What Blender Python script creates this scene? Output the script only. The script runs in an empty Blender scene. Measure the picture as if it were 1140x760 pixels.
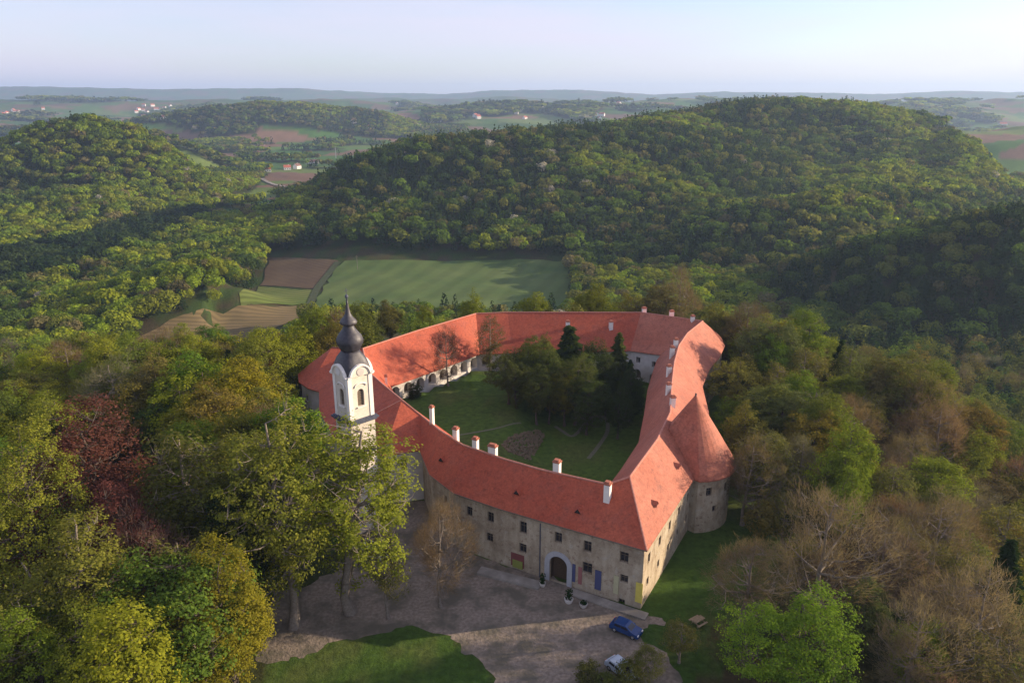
import bpy, bmesh, math, random
import numpy as np
from mathutils import Vector, Matrix
from mathutils.geometry import delaunay_2d_cdt
R = math.radians
S = bpy.context.scene
COL = S.collection
# ---------------------------------------------------------------- camera, sky, sun, exposure
FPX, CAMH, HOR = 823.0, 65.0, 108.0
PITCH = math.atan((380 - HOR) / FPX)
cam_d = bpy.data.cameras.new('camera'); cam = bpy.data.objects.new('camera', cam_d); COL.objects.link(cam)
cam.location = (0, 0, CAMH); cam.rotation_euler = (math.pi / 2 - PITCH, 0, 0)
cam_d.sensor_width = 36; cam_d.lens = 36 * FPX / 1140; cam_d.clip_start = 1; cam_d.clip_end = 60000
S.camera = cam
SUN_AZ, SUN_EL = R(79), R(16)
sd = Vector((math.sin(SUN_AZ) * math.cos(SUN_EL), math.cos(SUN_AZ) * math.cos(SUN_EL), math.sin(SUN_EL)))
world = bpy.data.worlds.new('World'); S.world = world; world.use_nodes = True
wn = world.node_tree; bg = wn.nodes['Background']
sky = wn.nodes.new('ShaderNodeTexSky'); sky.sky_type = 'NISHITA'; sky.sun_disc = False
sky.sun_elevation = SUN_EL; sky.sun_rotation = SUN_AZ; sky.altitude = 300
sky.air_density = 1.0; sky.dust_density = 0.7; sky.ozone_density = 2.5
tn = wn.nodes.new('ShaderNodeMix'); tn.data_type = 'RGBA'; tn.blend_type = 'MULTIPLY'; tn.inputs[0].default_value = 1.0; tn.inputs[7].default_value = (1.0, 0.945, 1.06, 1)
vl = wn.nodes.new('ShaderNodeMix'); vl.data_type = 'RGBA'; vl.inputs[7].default_value = (4.2, 4.0, 4.25, 1)   # thin high cloud veil
tcw = wn.nodes.new('ShaderNodeTexCoord'); mpw = wn.nodes.new('ShaderNodeMapping'); mpw.inputs['Scale'].default_value = (1.2, 2.0, 9.0); mpw.inputs['Rotation'].default_value = (0.1, 0.05, 0)
nzw = wn.nodes.new('ShaderNodeTexNoise'); nzw.inputs['Scale'].default_value = 1.6; nzw.inputs['Detail'].default_value = 6
rpw = wn.nodes.new('ShaderNodeMapRange'); rpw.inputs[1].default_value = 0.35; rpw.inputs[2].default_value = 0.7; rpw.inputs[3].default_value = 0.2; rpw.inputs[4].default_value = 0.8
wn.links.new(tcw.outputs['Generated'], mpw.inputs[0]); wn.links.new(mpw.outputs[0], nzw.inputs['Vector']); wn.links.new(nzw.outputs[0], rpw.inputs[0]); wn.links.new(rpw.outputs[0], vl.inputs[0])
wn.links.new(sky.outputs[0], vl.inputs[6]); wn.links.new(vl.outputs[2], tn.inputs[6]); wn.links.new(tn.outputs[2], bg.inputs[0]); bg.inputs[1].default_value = 0.12
sl = bpy.data.lights.new('sun', 'SUN'); sl.energy = 5.0; sl.angle = R(0.5); sl.color = (1.0, 0.80, 0.58)
so = bpy.data.objects.new('sun', sl); COL.objects.link(so); so.rotation_euler = sd.to_track_quat('Z', 'Y').to_euler()
S.view_settings.view_transform = 'Standard'; S.view_settings.look = 'None'
S.view_settings.exposure = 0.92; S.view_settings.gamma = 1.0; S.view_settings.use_curve_mapping = False
S.cycles.max_bounces = 5; S.cycles.diffuse_bounces = 2; S.cycles.transparent_max_bounces = 6
S.cycles.volume_bounces = 0
HAZE_DENSITY = 0.000095

# ---------------------------------------------------------------- small helpers
cp, sp_ = math.cos(PITCH), math.sin(PITCH)
def ray(px, py):
    dx = (px - 570) / FPX; dy = -(py - 380) / FPX
    return np.array([dx, cp + dy * sp_, -sp_ + dy * cp])
def P(px, py, z=0.0):
    d = ray(px, py); t = (z - CAMH) / d[2]
    return (float(d[0] * t), float(d[1] * t), float(z))
def Q(x, y, z):
    z = z - CAMH; k = y * cp - z * sp_
    return 570 + FPX * x / k, 380 - FPX * (y * sp_ + z * cp) / k, k
def tag(o, label=None, cat=None, group=None, kind=None):
    if label: o['label'] = label
    if cat: o['category'] = cat
    if group: o['group'] = group
    if kind: o['kind'] = kind
    return o
def empty(name, loc=(0, 0, 0), rz=0.0):
    o = bpy.data.objects.new(name, None); COL.objects.link(o); o.location = loc; o.rotation_euler = (0, 0, rz)
    o.empty_display_size = 0.5
    return o
def link(name, me, mat=None, parent=None):
    o = bpy.data.objects.new(name, me); COL.objects.link(o)
    if mat is not None: me.materials.append(mat)
    if parent is not None: o.parent = parent
    return o
def mesh_np(name, V, F, smooth=False, attrs=None):
    """V (n,3); F (m,k) int array with k = 3 or 4"""
    me = bpy.data.meshes.new(name)
    V = np.ascontiguousarray(V, dtype=np.float32); F = np.ascontiguousarray(F, dtype=np.int32)
    m, k = F.shape
    me.vertices.add(len(V)); me.vertices.foreach_set('co', V.ravel())
    me.loops.add(m * k); me.loops.foreach_set('vertex_index', F.ravel())
    me.polygons.add(m); me.polygons.foreach_set('loop_start', np.arange(0, m * k, k, dtype=np.int32))
    try: me.polygons.foreach_set('loop_total', np.full(m, k, dtype=np.int32))
    except Exception: pass
    me.polygons.foreach_set('use_smooth', np.full(m, smooth, dtype=bool))
    if attrs:
        for an, (ty, dat) in attrs.items():
            a = me.attributes.new(an, ty, 'POINT')
            a.data.foreach_set('color' if ty == 'FLOAT_COLOR' else 'value', np.ascontiguousarray(dat, dtype=np.float32).ravel())
    me.update(calc_edges=True)
    return me
class MB:
    """collects simple solids into one mesh"""
    def __init__(s): s.v = []; s.f = []
    def add(s, vs, fs):
        b = len(s.v); s.v += [tuple(map(float, v)) for v in vs]; s.f += [tuple(i + b for i in f) for f in fs]
    def box(s, c, d, rz=0.0, ax=None):
        if ax is None: ax = (Vector((math.cos(rz), math.sin(rz), 0)), Vector((-math.sin(rz), math.cos(rz), 0)), Vector((0, 0, 1)))
        c = Vector(c); vs = []
        for k in (-1, 1):
            for i, j in ((-1, -1), (1, -1), (1, 1), (-1, 1)):
                vs.append(c + ax[0] * (i * d[0] / 2) + ax[1] * (j * d[1] / 2) + ax[2] * (k * d[2] / 2))
        s.add(vs, [(3, 2, 1, 0), (4, 5, 6, 7), (0, 1, 5, 4), (1, 2, 6, 5), (2, 3, 7, 6), (3, 0, 4, 7)])
    def tube(s, p0, p1, r0, r1, n=6, caps=True):
        p0 = Vector(p0); p1 = Vector(p1); d = (p1 - p0).normalized()
        a = d.orthogonal().normalized(); b = d.cross(a); vs = []
        for p, r in ((p0, r0), (p1, r1)):
            for i in range(n):
                t = 2 * math.pi * i / n; vs.append(p + a * (r * math.cos(t)) + b * (r * math.sin(t)))
        fs = [(i, (i + 1) % n, n + (i + 1) % n, n + i) for i in range(n)]
        if caps: fs += [tuple(range(n - 1, -1, -1)), tuple(range(n, 2 * n))]
        s.add(vs, fs)
    def lathe(s, prof, n=24, sq=None, off=(0, 0)):
        """prof [(r,z)] ; sq(z-index) superellipse exponent"""
        vs = []
        for k, (r, z) in enumerate(prof):
            e = 2.0 if sq is None else sq[k]
            for i in range(n):
                t = 2 * math.pi * i / n; c, q = math.cos(t), math.sin(t)
                m = (abs(c) ** e + abs(q) ** e) ** (-1 / e)
                vs.append((off[0] + r * c * m, off[1] + r * q * m, z))
        fs = []
        for k in range(len(prof) - 1):
            for i in range(n):
                j = (i + 1) % n; fs.append((k * n + i, k * n + j, (k + 1) * n + j, (k + 1) * n + i))
        fs.append(tuple(range(n - 1, -1, -1))); fs.append(tuple(range((len(prof) - 1) * n, len(prof) * n)))
        s.add(vs, fs)
    def build(s, name, mat, parent=None, smooth=False):
        me = bpy.data.meshes.new(name); me.from_pydata(s.v, [], s.f); me.update()
        if smooth:
            for p in me.polygons: p.use_smooth = True
        return link(name, me, mat, parent)
def copy_tree(o, parent=None):
    c = o.copy(); COL.objects.link(c)
    if parent is not None: c.parent = parent
    for ch in list(o.children): copy_tree(ch, c)
    return c
# ---------------------------------------------------------------- numpy value noise
def _h(ix, iy, s):
    v = np.sin(ix * 127.1 + iy * 311.7 + s * 74.7) * 43758.5453
    return v - np.floor(v)
def vnoise(x, y, s=0):
    x = np.asarray(x, float); y = np.asarray(y, float)
    ix, iy = np.floor(x), np.floor(y); fx, fy = x - ix, y - iy
    fx = fx * fx * (3 - 2 * fx); fy = fy * fy * (3 - 2 * fy)
    a, b, c, d = _h(ix, iy, s), _h(ix + 1, iy, s), _h(ix, iy + 1, s), _h(ix + 1, iy + 1, s)
    return (a * (1 - fx) + b * fx) * (1 - fy) + (c * (1 - fx) + d * fx) * fy
def fbm(x, y, s=0, o=4):
    t = 0; a = 0.5
    for k in range(o): t = t + a * vnoise(x * 2 ** k, y * 2 ** k, s + k); a *= 0.5
    return t
def sstep(a, b, x):
    t = np.clip((x - a) / (b - a), 0, 1); return t * t * (3 - 2 * t)
def pip(poly, x, y):
    """vectorised point in polygon"""
    x = np.asarray(x, float); y = np.asarray(y, float); ins = np.zeros(x.shape, bool); n = len(poly)
    for i in range(n):
        x0, y0 = poly[i][0], poly[i][1]; x1, y1 = poly[(i + 1) % n][0], poly[(i + 1) % n][1]
        if y0 == y1: continue
        c = ((y0 > y) != (y1 > y)) & (x < (x1 - x0) * (y - y0) / (y1 - y0) + x0); ins ^= c
    return ins
def segdist(x, y, poly, closed=False):
    """distance to a polyline and the parameter (index float) of the nearest point"""
    best = np.full(np.shape(x), 1e9); par = np.zeros(np.shape(x))
    n = len(poly); m = n if closed else n - 1
    for i in range(m):
        a = poly[i]; b = poly[(i + 1) % n]; dx, dy = b[0] - a[0], b[1] - a[1]
        t = np.clip(((x - a[0]) * dx + (y - a[1]) * dy) / (dx * dx + dy * dy + 1e-9), 0, 1)
        d = np.hypot(x - a[0] - t * dx, y - a[1] - t * dy); k = d < best
        best = np.where(k, d, best); par = np.where(k, i + t, par)
    return best, par

# ---------------------------------------------------------------- materials
def newmat(name):
    m = bpy.data.materials.new(name); m.use_nodes = True; nt = m.node_tree; nt.nodes.clear()
    out = nt.nodes.new('ShaderNodeOutputMaterial'); return m, nt, out
def N(nt, t, **k):
    n = nt.nodes.new(t)
    for a, b in k.items(): setattr(n, a, b)
    return n
def ramp(nt, fac, stops):
    r = N(nt, 'ShaderNodeValToRGB'); nt.links.new(fac, r.inputs[0]); e = r.color_ramp.elements
    while len(e) < len(stops): e.new(0.5)
    for i, (p, c) in enumerate(stops): e[i].position = p; e[i].color = (*c, 1)
    return r.outputs[0]
def mix(nt, a, b, fac, mode='MIX'):
    m = N(nt, 'ShaderNodeMix', data_type='RGBA', blend_type=mode)
    for s, v in ((m.inputs[0], fac), (m.inputs[6], a), (m.inputs[7], b)):
        if isinstance(v, (int, float)): s.default_value = v
        elif isinstance(v, tuple): s.default_value = (*v, 1)
        else: nt.links.new(v, s)
    return m.outputs[2]
def noise(nt, scale, detail=4, co=None, rough=0.55):
    n = N(nt, 'ShaderNodeTexNoise'); n.inputs['Scale'].default_value = scale; n.inputs['Detail'].default_value = detail
    n.inputs['Roughness'].default_value = rough
    if co is not None: nt.links.new(co, n.inputs['Vector'])
    return n.outputs[0]
def principled(nt, out, col, rough=0.8, metal=0.0, bump=None, bstr=0.3, bdist=0.1, spec=0.3):
    b = N(nt, 'ShaderNodeBsdfPrincipled')
    if isinstance(col, tuple): b.inputs['Base Color'].default_value = (*col, 1)
    else: nt.links.new(col, b.inputs['Base Color'])
    b.inputs['Roughness'].default_value = rough; b.inputs['Metallic'].default_value = metal
    b.inputs['Specular IOR Level'].default_value = spec
    if bump is not None:
        k = N(nt, 'ShaderNodeBump'); k.inputs['Strength'].default_value = bstr; k.inputs['Distance'].default_value = bdist
        nt.links.new(bump, k.inputs['Height']); nt.links.new(k.outputs[0], b.inputs['Normal'])
    nt.links.new(b.outputs[0], out.inputs[0]); return b
def geo(nt): return N(nt, 'ShaderNodeNewGeometry').outputs['Position']
def m_noisy(name, c1, c2, scale=2.0, rough=0.85, bump=0.3, c3=None, spec=0.3, metal=0.0, bdist=0.05):
    m, nt, out = newmat(name); co = geo(nt)
    n1 = noise(nt, scale, 5, co); n2 = noise(nt, scale * 0.13, 3, co)
    c = ramp(nt, n1, [(0.3, c1), (0.7, c2)])
    if c3: c = mix(nt, c, c3, ramp(nt, n2, [(0.45, (0, 0, 0)), (0.62, (1, 1, 1))]))
    principled(nt, out, c, rough, metal, n1, bump, bdist, spec); return m
def m_plaster():
    m, nt, out = newmat('old_plaster'); co = geo(nt)
    n1 = noise(nt, 0.35, 6, co, 0.65); n2 = noise(nt, 1.6, 6, co, 0.7); n3 = noise(nt, 9, 3, co)
    c = ramp(nt, n1, [(0.32, (0.32, 0.25, 0.17)), (0.5, (0.48, 0.40, 0.285)), (0.68, (0.57, 0.49, 0.36))])
    c = mix(nt, c, (0.21, 0.125, 0.08), ramp(nt, n2, [(0.56, (0, 0, 0)), (0.66, (0.75, 0.75, 0.75))]))
    c = mix(nt, c, (0.5, 0.45, 0.36), ramp(nt, noise(nt, 0.9, 4, co), [(0.6, (0, 0, 0)), (0.64, (0.6, 0.6, 0.6))]))
    c = mix(nt, c, ramp(nt, n3, [(0.3, (0.75, 0.75, 0.75)), (0.7, (1, 1, 1))]), 1.0, 'MULTIPLY')
    # rain streaks: noise stretched along z
    mp = N(nt, 'ShaderNodeMapping'); nt.links.new(co, mp.inputs[0]); mp.inputs['Scale'].default_value = (1.3, 1.3, 0.3)
    c = mix(nt, c, ramp(nt, noise(nt, 1.0, 4, mp.outputs[0]), [(0.38, (0.7, 0.67, 0.63)), (0.6, (1, 1, 1))]), 0.6, 'MULTIPLY')
    principled(nt, out, c, 0.92, 0, n2, 0.5, 0.08, 0.15); return m
def m_tiles(name, a, b, c3):
    m, nt, out = newmat(name); co = geo(nt)
    n1 = noise(nt, 0.12, 5, co, 0.6); n2 = noise(nt, 3.0, 5, co, 0.75); n3 = noise(nt, 0.5, 4, co, 0.7)
    c = ramp(nt, n1, [(0.35, a), (0.65, b)])
    c = mix(nt, c, c3, ramp(nt, n3, [(0.5, (0, 0, 0)), (0.72, (0.7, 0.7, 0.7))]))
    c = mix(nt, c, ramp(nt, n2, [(0.3, (0.62, 0.62, 0.62)), (0.7, (1.15, 1.13, 1.12))]), 1.0, 'MULTIPLY')
    c = mix(nt, c, ramp(nt, noise(nt, 1.1, 6, co, 0.8), [(0.36, (0.66, 0.64, 0.62)), (0.52, (1, 1, 1))]), 0.8, 'MULTIPLY')
    sx = N(nt, 'ShaderNodeSeparateXYZ'); nt.links.new(co, sx.inputs[0])
    w = N(nt, 'ShaderNodeMath', operation='MULTIPLY'); nt.links.new(sx.outputs[2], w.inputs[0]); w.inputs[1].default_value = 4.5
    fr = N(nt, 'ShaderNodeMath', operation='FRACT'); nt.links.new(w.outputs[0], fr.inputs[0])
    ad = N(nt, 'ShaderNodeMath', operation='ADD'); nt.links.new(fr.outputs[0], ad.inputs[0]); nt.links.new(n2, ad.inputs[1])
    principled(nt, out, c, 0.75, 0, ad.outputs[0], 0.35, 0.05, 0.3); return m
def m_leaf(name, src):
    """src 'object' uses the object's own colour, 'attr' the per-tree colour stored on the vertices"""
    m, nt, out = newmat(name)
    if src == 'object': c = N(nt, 'ShaderNodeObjectInfo').outputs['Color']
    else: c = N(nt, 'ShaderNodeAttribute', attribute_name='col').outputs['Color']
    t = N(nt, 'ShaderNodeAttribute', attribute_name='tint').outputs['Fac']
    c = mix(nt, c, ramp(nt, t, [(0.0, (0.6, 0.66, 0.55)), (0.5, (1, 1, 1)), (1.0, (1.42, 1.3, 1.05))]), 1.0, 'MULTIPLY')
    d = N(nt, 'ShaderNodeBsdfDiffuse'); tr = N(nt, 'ShaderNodeBsdfTranslucent')
    nt.links.new(c, d.inputs[0]); nt.links.new(mix(nt, c, (1.3, 1.3, 0.7), 1.0, 'MULTIPLY'), tr.inputs[0])
    ms = N(nt, 'ShaderNodeMixShader'); ms.inputs[0].default_value = 0.42
    nt.links.new(d.outputs[0], ms.inputs[1]); nt.links.new(tr.outputs[0], ms.inputs[2]); nt.links.new(ms.outputs[0], out.inputs[0])
    return m
M = {}
M['plaster'] = m_plaster()
M['roof'] = m_tiles('clay_tiles', (0.39, 0.075, 0.035), (0.46, 0.105, 0.05), (0.32, 0.09, 0.055))
M['roof_old'] = m_tiles('weathered_clay_tiles', (0.41, 0.125, 0.07), (0.47, 0.165, 0.10), (0.28, 0.11, 0.075))
M['ridge'] = m_noisy('ridge_tiles', (0.42, 0.15, 0.10), (0.52, 0.24, 0.17), 3, 0.8)
M['white'] = m_noisy('tower_render', (0.58, 0.52, 0.42), (0.69, 0.63, 0.52), 1.2, 0.85, 0.15, (0.55, 0.49, 0.40))
M['trim'] = m_noisy('tower_trim', (0.74, 0.70, 0.62), (0.80, 0.76, 0.68), 2, 0.8, 0.1)
M['limewash'] = m_noisy('limewash', (0.55, 0.52, 0.47), (0.68, 0.65, 0.60), 0.8, 0.9, 0.3, (0.42, 0.38, 0.32))
M['slate'] = m_noisy('dome_sheet', (0.018, 0.018, 0.024), (0.05, 0.047, 0.055), 2.6, 0.5, 0.35, (0.075, 0.07, 0.072), 0.4)
M['band'] = m_noisy('cornice_slate', (0.05, 0.055, 0.08), (0.09, 0.10, 0.13), 3, 0.6, 0.1)
M['brick'] = m_noisy('chimney_brick', (0.30, 0.10, 0.06), (0.40, 0.16, 0.10), 6, 0.85)
M['glass'] = m_noisy('window_glass', (0.012, 0.013, 0.017), (0.03, 0.032, 0.04), 0.7, 0.18, 0.0, None, 0.5)
M['frame'] = m_noisy('window_wood', (0.10, 0.075, 0.05), (0.17, 0.13, 0.09), 6, 0.7)
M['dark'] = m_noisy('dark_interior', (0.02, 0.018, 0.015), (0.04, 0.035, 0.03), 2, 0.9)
M['door'] = m_noisy('oak_door', (0.05, 0.03, 0.018), (0.09, 0.055, 0.03), 5, 0.6)
M['stone'] = m_noisy('stone_slabs', (0.26, 0.235, 0.20), (0.36, 0.33, 0.28), 1.6, 0.9, 0.5, (0.2, 0.18, 0.15))
M['gravel'] = m_noisy('gravel', (0.16, 0.13, 0.10), (0.30, 0.245, 0.19), 2.2, 0.95, 0.9, (0.13, 0.115, 0.085), 0.1, 0, 0.15)
M['path'] = m_noisy('path_gravel', (0.10, 0.10, 0.065), (0.16, 0.15, 0.10), 3, 0.95, 0.4)
M['rubble'] = m_noisy('rubble', (0.11, 0.085, 0.05), (0.2, 0.155, 0.095), 2, 0.95, 0.6)
M['bark'] = m_noisy('bark', (0.055, 0.042, 0.032), (0.12, 0.095, 0.075), 5, 0.95, 0.6)
M['bark_pale'] = m_noisy('pale_bark', (0.13, 0.108, 0.083), (0.23, 0.195, 0.155), 4, 0.95, 0.5)
M['leaf'] = m_leaf('foliage', 'object'); M['leafv'] = m_leaf('wood_foliage', 'attr')
M['rubber'] = m_noisy('rubber', (0.015, 0.015, 0.015), (0.03, 0.03, 0.03), 9, 0.9)
M['steel'] = m_noisy('steel', (0.35, 0.35, 0.36), (0.5, 0.5, 0.5), 9, 0.4, 0.05, None, 0.5, 0.6)
M['blue_paint'] = m_noisy('blue_car_paint', (0.009, 0.038, 0.14), (0.012, 0.05, 0.17), 0.9, 0.25, 0.0, None, 0.6)
M['white_paint'] = m_noisy('white_car_paint', (0.66, 0.67, 0.68), (0.74, 0.75, 0.76), 0.9, 0.28, 0.0, None, 0.6)
M['silver_paint'] = m_noisy('pale_blue_car_paint', (0.38, 0.44, 0.50), (0.45, 0.52, 0.58), 0.9, 0.28, 0.0, None, 0.6)
M['lamp'] = m_noisy('lamp_glass', (0.6, 0.6, 0.6), (0.8, 0.8, 0.8), 9, 0.15, 0.0, None, 0.6)
M['wood'] = m_noisy('weathered_wood', (0.22, 0.16, 0.09), (0.36, 0.28, 0.17), 6, 0.85)
for nm, c in dict(yellow=(0.62, 0.52, 0.10), bannerblue=(0.06, 0.068, 0.15), bannerred=(0.27, 0.11, 0.10), cream=(0.42, 0.40, 0.24), olive=(0.20, 0.22, 0.05), maroon=(0.16, 0.05, 0.045)).items():
    M[nm] = m_noisy(nm + '_cloth', c, tuple(min(1, k * 1.15) for k in c), 3, 0.85, 0.1)
M['hwall'] = m_noisy('house_wall', (0.62, 0.60, 0.56), (0.72, 0.70, 0.66), 0.6, 0.9, 0.0)
M['hroof'] = m_noisy('house_roof', (0.36, 0.10, 0.06), (0.44, 0.15, 0.09), 0.6, 0.85, 0.0)
M['hroof2'] = m_noisy('brown_house_roof', (0.14, 0.075, 0.06), (0.2, 0.11, 0.09), 0.6, 0.85, 0.0)

# ---------------------------------------------------------------- castle plan (metres)
OUT = [((17.4, 82, 9.5), (16.2, 90.7, 15.4)), ((8.5, 86.7, 9.5), (13.2, 90.8, 14.2)), ((4, 89.1, 9.5), (3.9, 95.2, 14.2)), ((-1.8, 92.3, 9.5), (-1.3, 98.4, 14.2)),
       ((-8.7, 96.7, 9.5), (-7.6, 103, 14.2)), ((-12.8, 102.3, 9.5), (-11.6, 108.2, 14.2)), ((-15.3, 110.6, 9.5), (-15.8, 118.0, 12.4)),
       ((-21, 108.6, 9.5), (-19.5, 120.8, 14.2)), ((-31, 116, 9.5), (-19.5, 120.8, 14.2)), ((-36, 127, 9.5), (-24.3, 128.6, 14.2)), ((-38.3, 136.2, 9.5), (-28.2, 135.3, 14.2)),
       ((-41, 138, 9.5), (-31.7, 148.8, 14.2)), ((-43.8, 141.5, 9.5), (-38.5, 149.5, 14.2)), ((-45.2, 146, 9.5), (-38.5, 149.5, 14.2)), ((-44.5, 151.5, 9.5), (-38.5, 149.5, 14.2)),
       ((-40, 156.5, 9.5), (-38.5, 149.5, 14.2)), ((-34.5, 158, 9.5), (-31.7, 148.8, 14.2)), ((-27.5, 167, 9.5), (-21.6, 161.6, 14.2)), ((-13, 182.5, 9.5), (-8.9, 175.6, 14.2)),
       ((0, 184, 9.5), (-1, 176.8, 14.2)), ((16, 184, 9.5), (15.6, 176.8, 14.2)), ((34, 183, 9.5), (32, 176.6, 14.2)), ((47, 177, 9.5), (44.5, 165.2, 15.4)), ((51, 171.5, 9.5), (44.5, 165.2, 15.4)),
       ((50, 164.6, 9.5), (44.5, 165.2, 15.4)), ((46.6, 156.4, 9.5), (38.8, 155.8, 15.4)), ((42.5, 149, 9.5), (35, 147, 15.4)), ((38.5, 139, 9.5), (32, 137, 15.4)), ((36.5, 126, 9.5), (29, 125, 15.4)),
       ((33.5, 113, 9.5), (26.2, 112.5, 15.4)), ((28.5, 102, 9.5), (22.2, 102.5, 15.4))]
INN = [((13.3, 97, 9), (16.2, 90.7, 15.4), (13.2, 90.8, 14.2)), ((6.4, 100.3, 9), (3.9, 95.2, 14.2)), ((2, 103.2, 9), (-1.3, 98.4, 14.2)), ((-3.3, 107.6, 9), (-7.6, 103, 14.2)),
       ((-7.4, 112, 9), (-11.6, 108.2, 14.2)), ((-10.6, 118, 8.6), (-15.8, 118.0, 12.4)), ((-14.5, 124.2, 8), (-19.5, 120.8, 14.2)), ((-19.3, 132.2, 7.4), (-24.3, 128.6, 14.2)), ((-23.6, 139.6, 6.8), (-28.2, 135.3, 14.2)),
       ((-25.8, 146.6, 6.4), (-31.7, 148.8, 14.2)), ((-16.5, 157.2, 6.4), (-21.6, 161.6, 14.2)), ((-7.8, 167.6, 6.4), (-8.9, 175.6, 14.2)), ((0, 168.3, 6.4), (-1, 176.8, 14.2)), ((15, 168.4, 6.6), (15.6, 176.8, 14.2)), ((28.5, 168.4, 7), (32, 176.6, 14.2)),
       ((34.6, 162.5, 8), (44.5, 165.2, 15.4)), ((32.6, 157, 8.6), (38.8, 155.8, 15.4)), ((30, 148, 9), (35, 147, 15.4)), ((27.2, 138, 9), (32, 137, 15.4)), ((24.6, 126.5, 9), (29, 125, 15.4)), ((21.6, 114.5, 9), (26.2, 112.5, 15.4)), ((17.2, 104.8, 9), (22.2, 102.5, 15.4))]
out_poly = [a[0] for a in OUT]; inn_poly = [a[0] for a in INN]
def offset_ring(pts, d):
    res = []; n = len(pts)
    for i in range(n):
        a = Vector(pts[i - 1][:2]); b = Vector(pts[i][:2]); c = Vector(pts[(i + 1) % n][:2])
        u = (b - a).normalized(); v = (c - b).normalized(); n1 = Vector((u.y, -u.x)); n2 = Vector((v.y, -v.x))
        m = (n1 + n2); m = m / max(0.45, m.length_squared / 2)
        res.append((b.x + m.x * d, b.y + m.y * d, pts[i][2]))
    return res
# ---------------------------------------------------------------- terrain height
def crest(pts, tree=12.0):
    """(pixel x, pixel y, distance, half width) of tree tops on a crest -> (x, y, height above the valley, half width)"""
    res = []
    for px, py, Y, w in pts:
        d = ray(px, py); t = Y / d[1]; res.append((d[0] * t, Y, CAMH + d[2] * t - tree + 60, w))
    return res
RIDGES = [
    crest([(415, 172, 770, 85), (470, 159, 810, 150), (560, 148, 860, 200), (640, 139, 920, 230), (720, 133, 980, 230), (760, 126, 1050, 230), (830, 117, 1120, 230), (870, 113, 1150, 230), (960, 116, 1150, 200), (1000, 122, 1150, 150), (1040, 129, 1145, 95)]),
    crest([(420, 232, 650, 75), (500, 215, 690, 95), (600, 205, 720, 110), (700, 200, 740, 110)]),
    crest([(840, 128, 1060, 90), (800, 165, 880, 90), (770, 205, 730, 90), (740, 250, 620, 80)]),
    crest([(1000, 150, 1000, 90), (985, 175, 880, 90), (950, 210, 740, 80)]),
    crest([(1060, 150, 950, 60), (1075, 175, 860, 60), (1050, 205, 760, 60)]),
    crest([(1010, 206, 690, 70), (860, 228, 600, 75), (760, 268, 550, 70), (700, 290, 530, 60)]),
    crest([(1330, 190, 420, 90), (1140, 226, 430, 80), (1060, 243, 440, 75), (1000, 260, 440, 70), (930, 285, 440, 65), (880, 310, 440, 55)]),
    crest([(-200, 215, 860, 120), (-80, 185, 890, 110), (0, 158, 910, 105), (45, 138, 920, 100), (90, 127, 930, 95), (125, 134, 930, 88)]),
    crest([(-100, 225, 760, 100), (20, 220, 770, 80), (110, 208, 800, 75), (165, 222, 830, 55)]),
    crest([(100, 134, 1350, 100), (160, 141, 1350, 90), (205, 158, 1350, 60)]),
    crest([(250, 284, 440, 24), (225, 272, 440, 34), (170, 290, 420, 46), (90, 330, 380, 55), (0, 372, 320, 60)], 20),
    crest([(190, 130, 2250, 200), (240, 119, 2300, 230), (290, 116, 2300, 230), (340, 118, 2350, 230), (400, 126, 2400, 200)], 14),
    crest([(400, 128, 3000, 500), (480, 122, 3200, 550), (600, 117, 3400, 600), (700, 113, 3600, 600), (790, 109, 3900, 600)], 14),
    crest([(-300, 106, 8500, 700), (60, 103, 8500, 700), (180, 106, 8500, 600), (250, 104, 8700, 600), (330, 103, 9000, 700), (420, 109, 9500, 700), (500, 111, 9500, 600), (560, 107, 9000, 600), (640, 107, 9000, 700), (730, 112, 9000, 700), (800, 109, 8800, 600), (980, 111, 8500, 700), (1060, 107, 8500, 700), (1140, 109, 8500, 700), (1300, 106, 8500, 800), (1500, 109, 8500, 900)], 0),
    crest([(-200, 118, 4200, 400), (60, 117, 4300, 420), (200, 114, 4600, 420), (330, 113, 5000, 420)], 16),
    crest([(380, 114, 6200, 500), (520, 112, 6300, 500), (650, 113, 6400, 500)], 16),
    crest([(960, 118, 3600, 400), (1060, 115, 3800, 420), (1200, 114, 4000, 500)], 16),
    [(950, 1500, 66, 300), (1600, 1650, 70, 330)],
    [(-3200, 4000, 70, 700), (-1800, 4300, 78, 600), (-900, 4500, 84, 600)],
]
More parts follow.
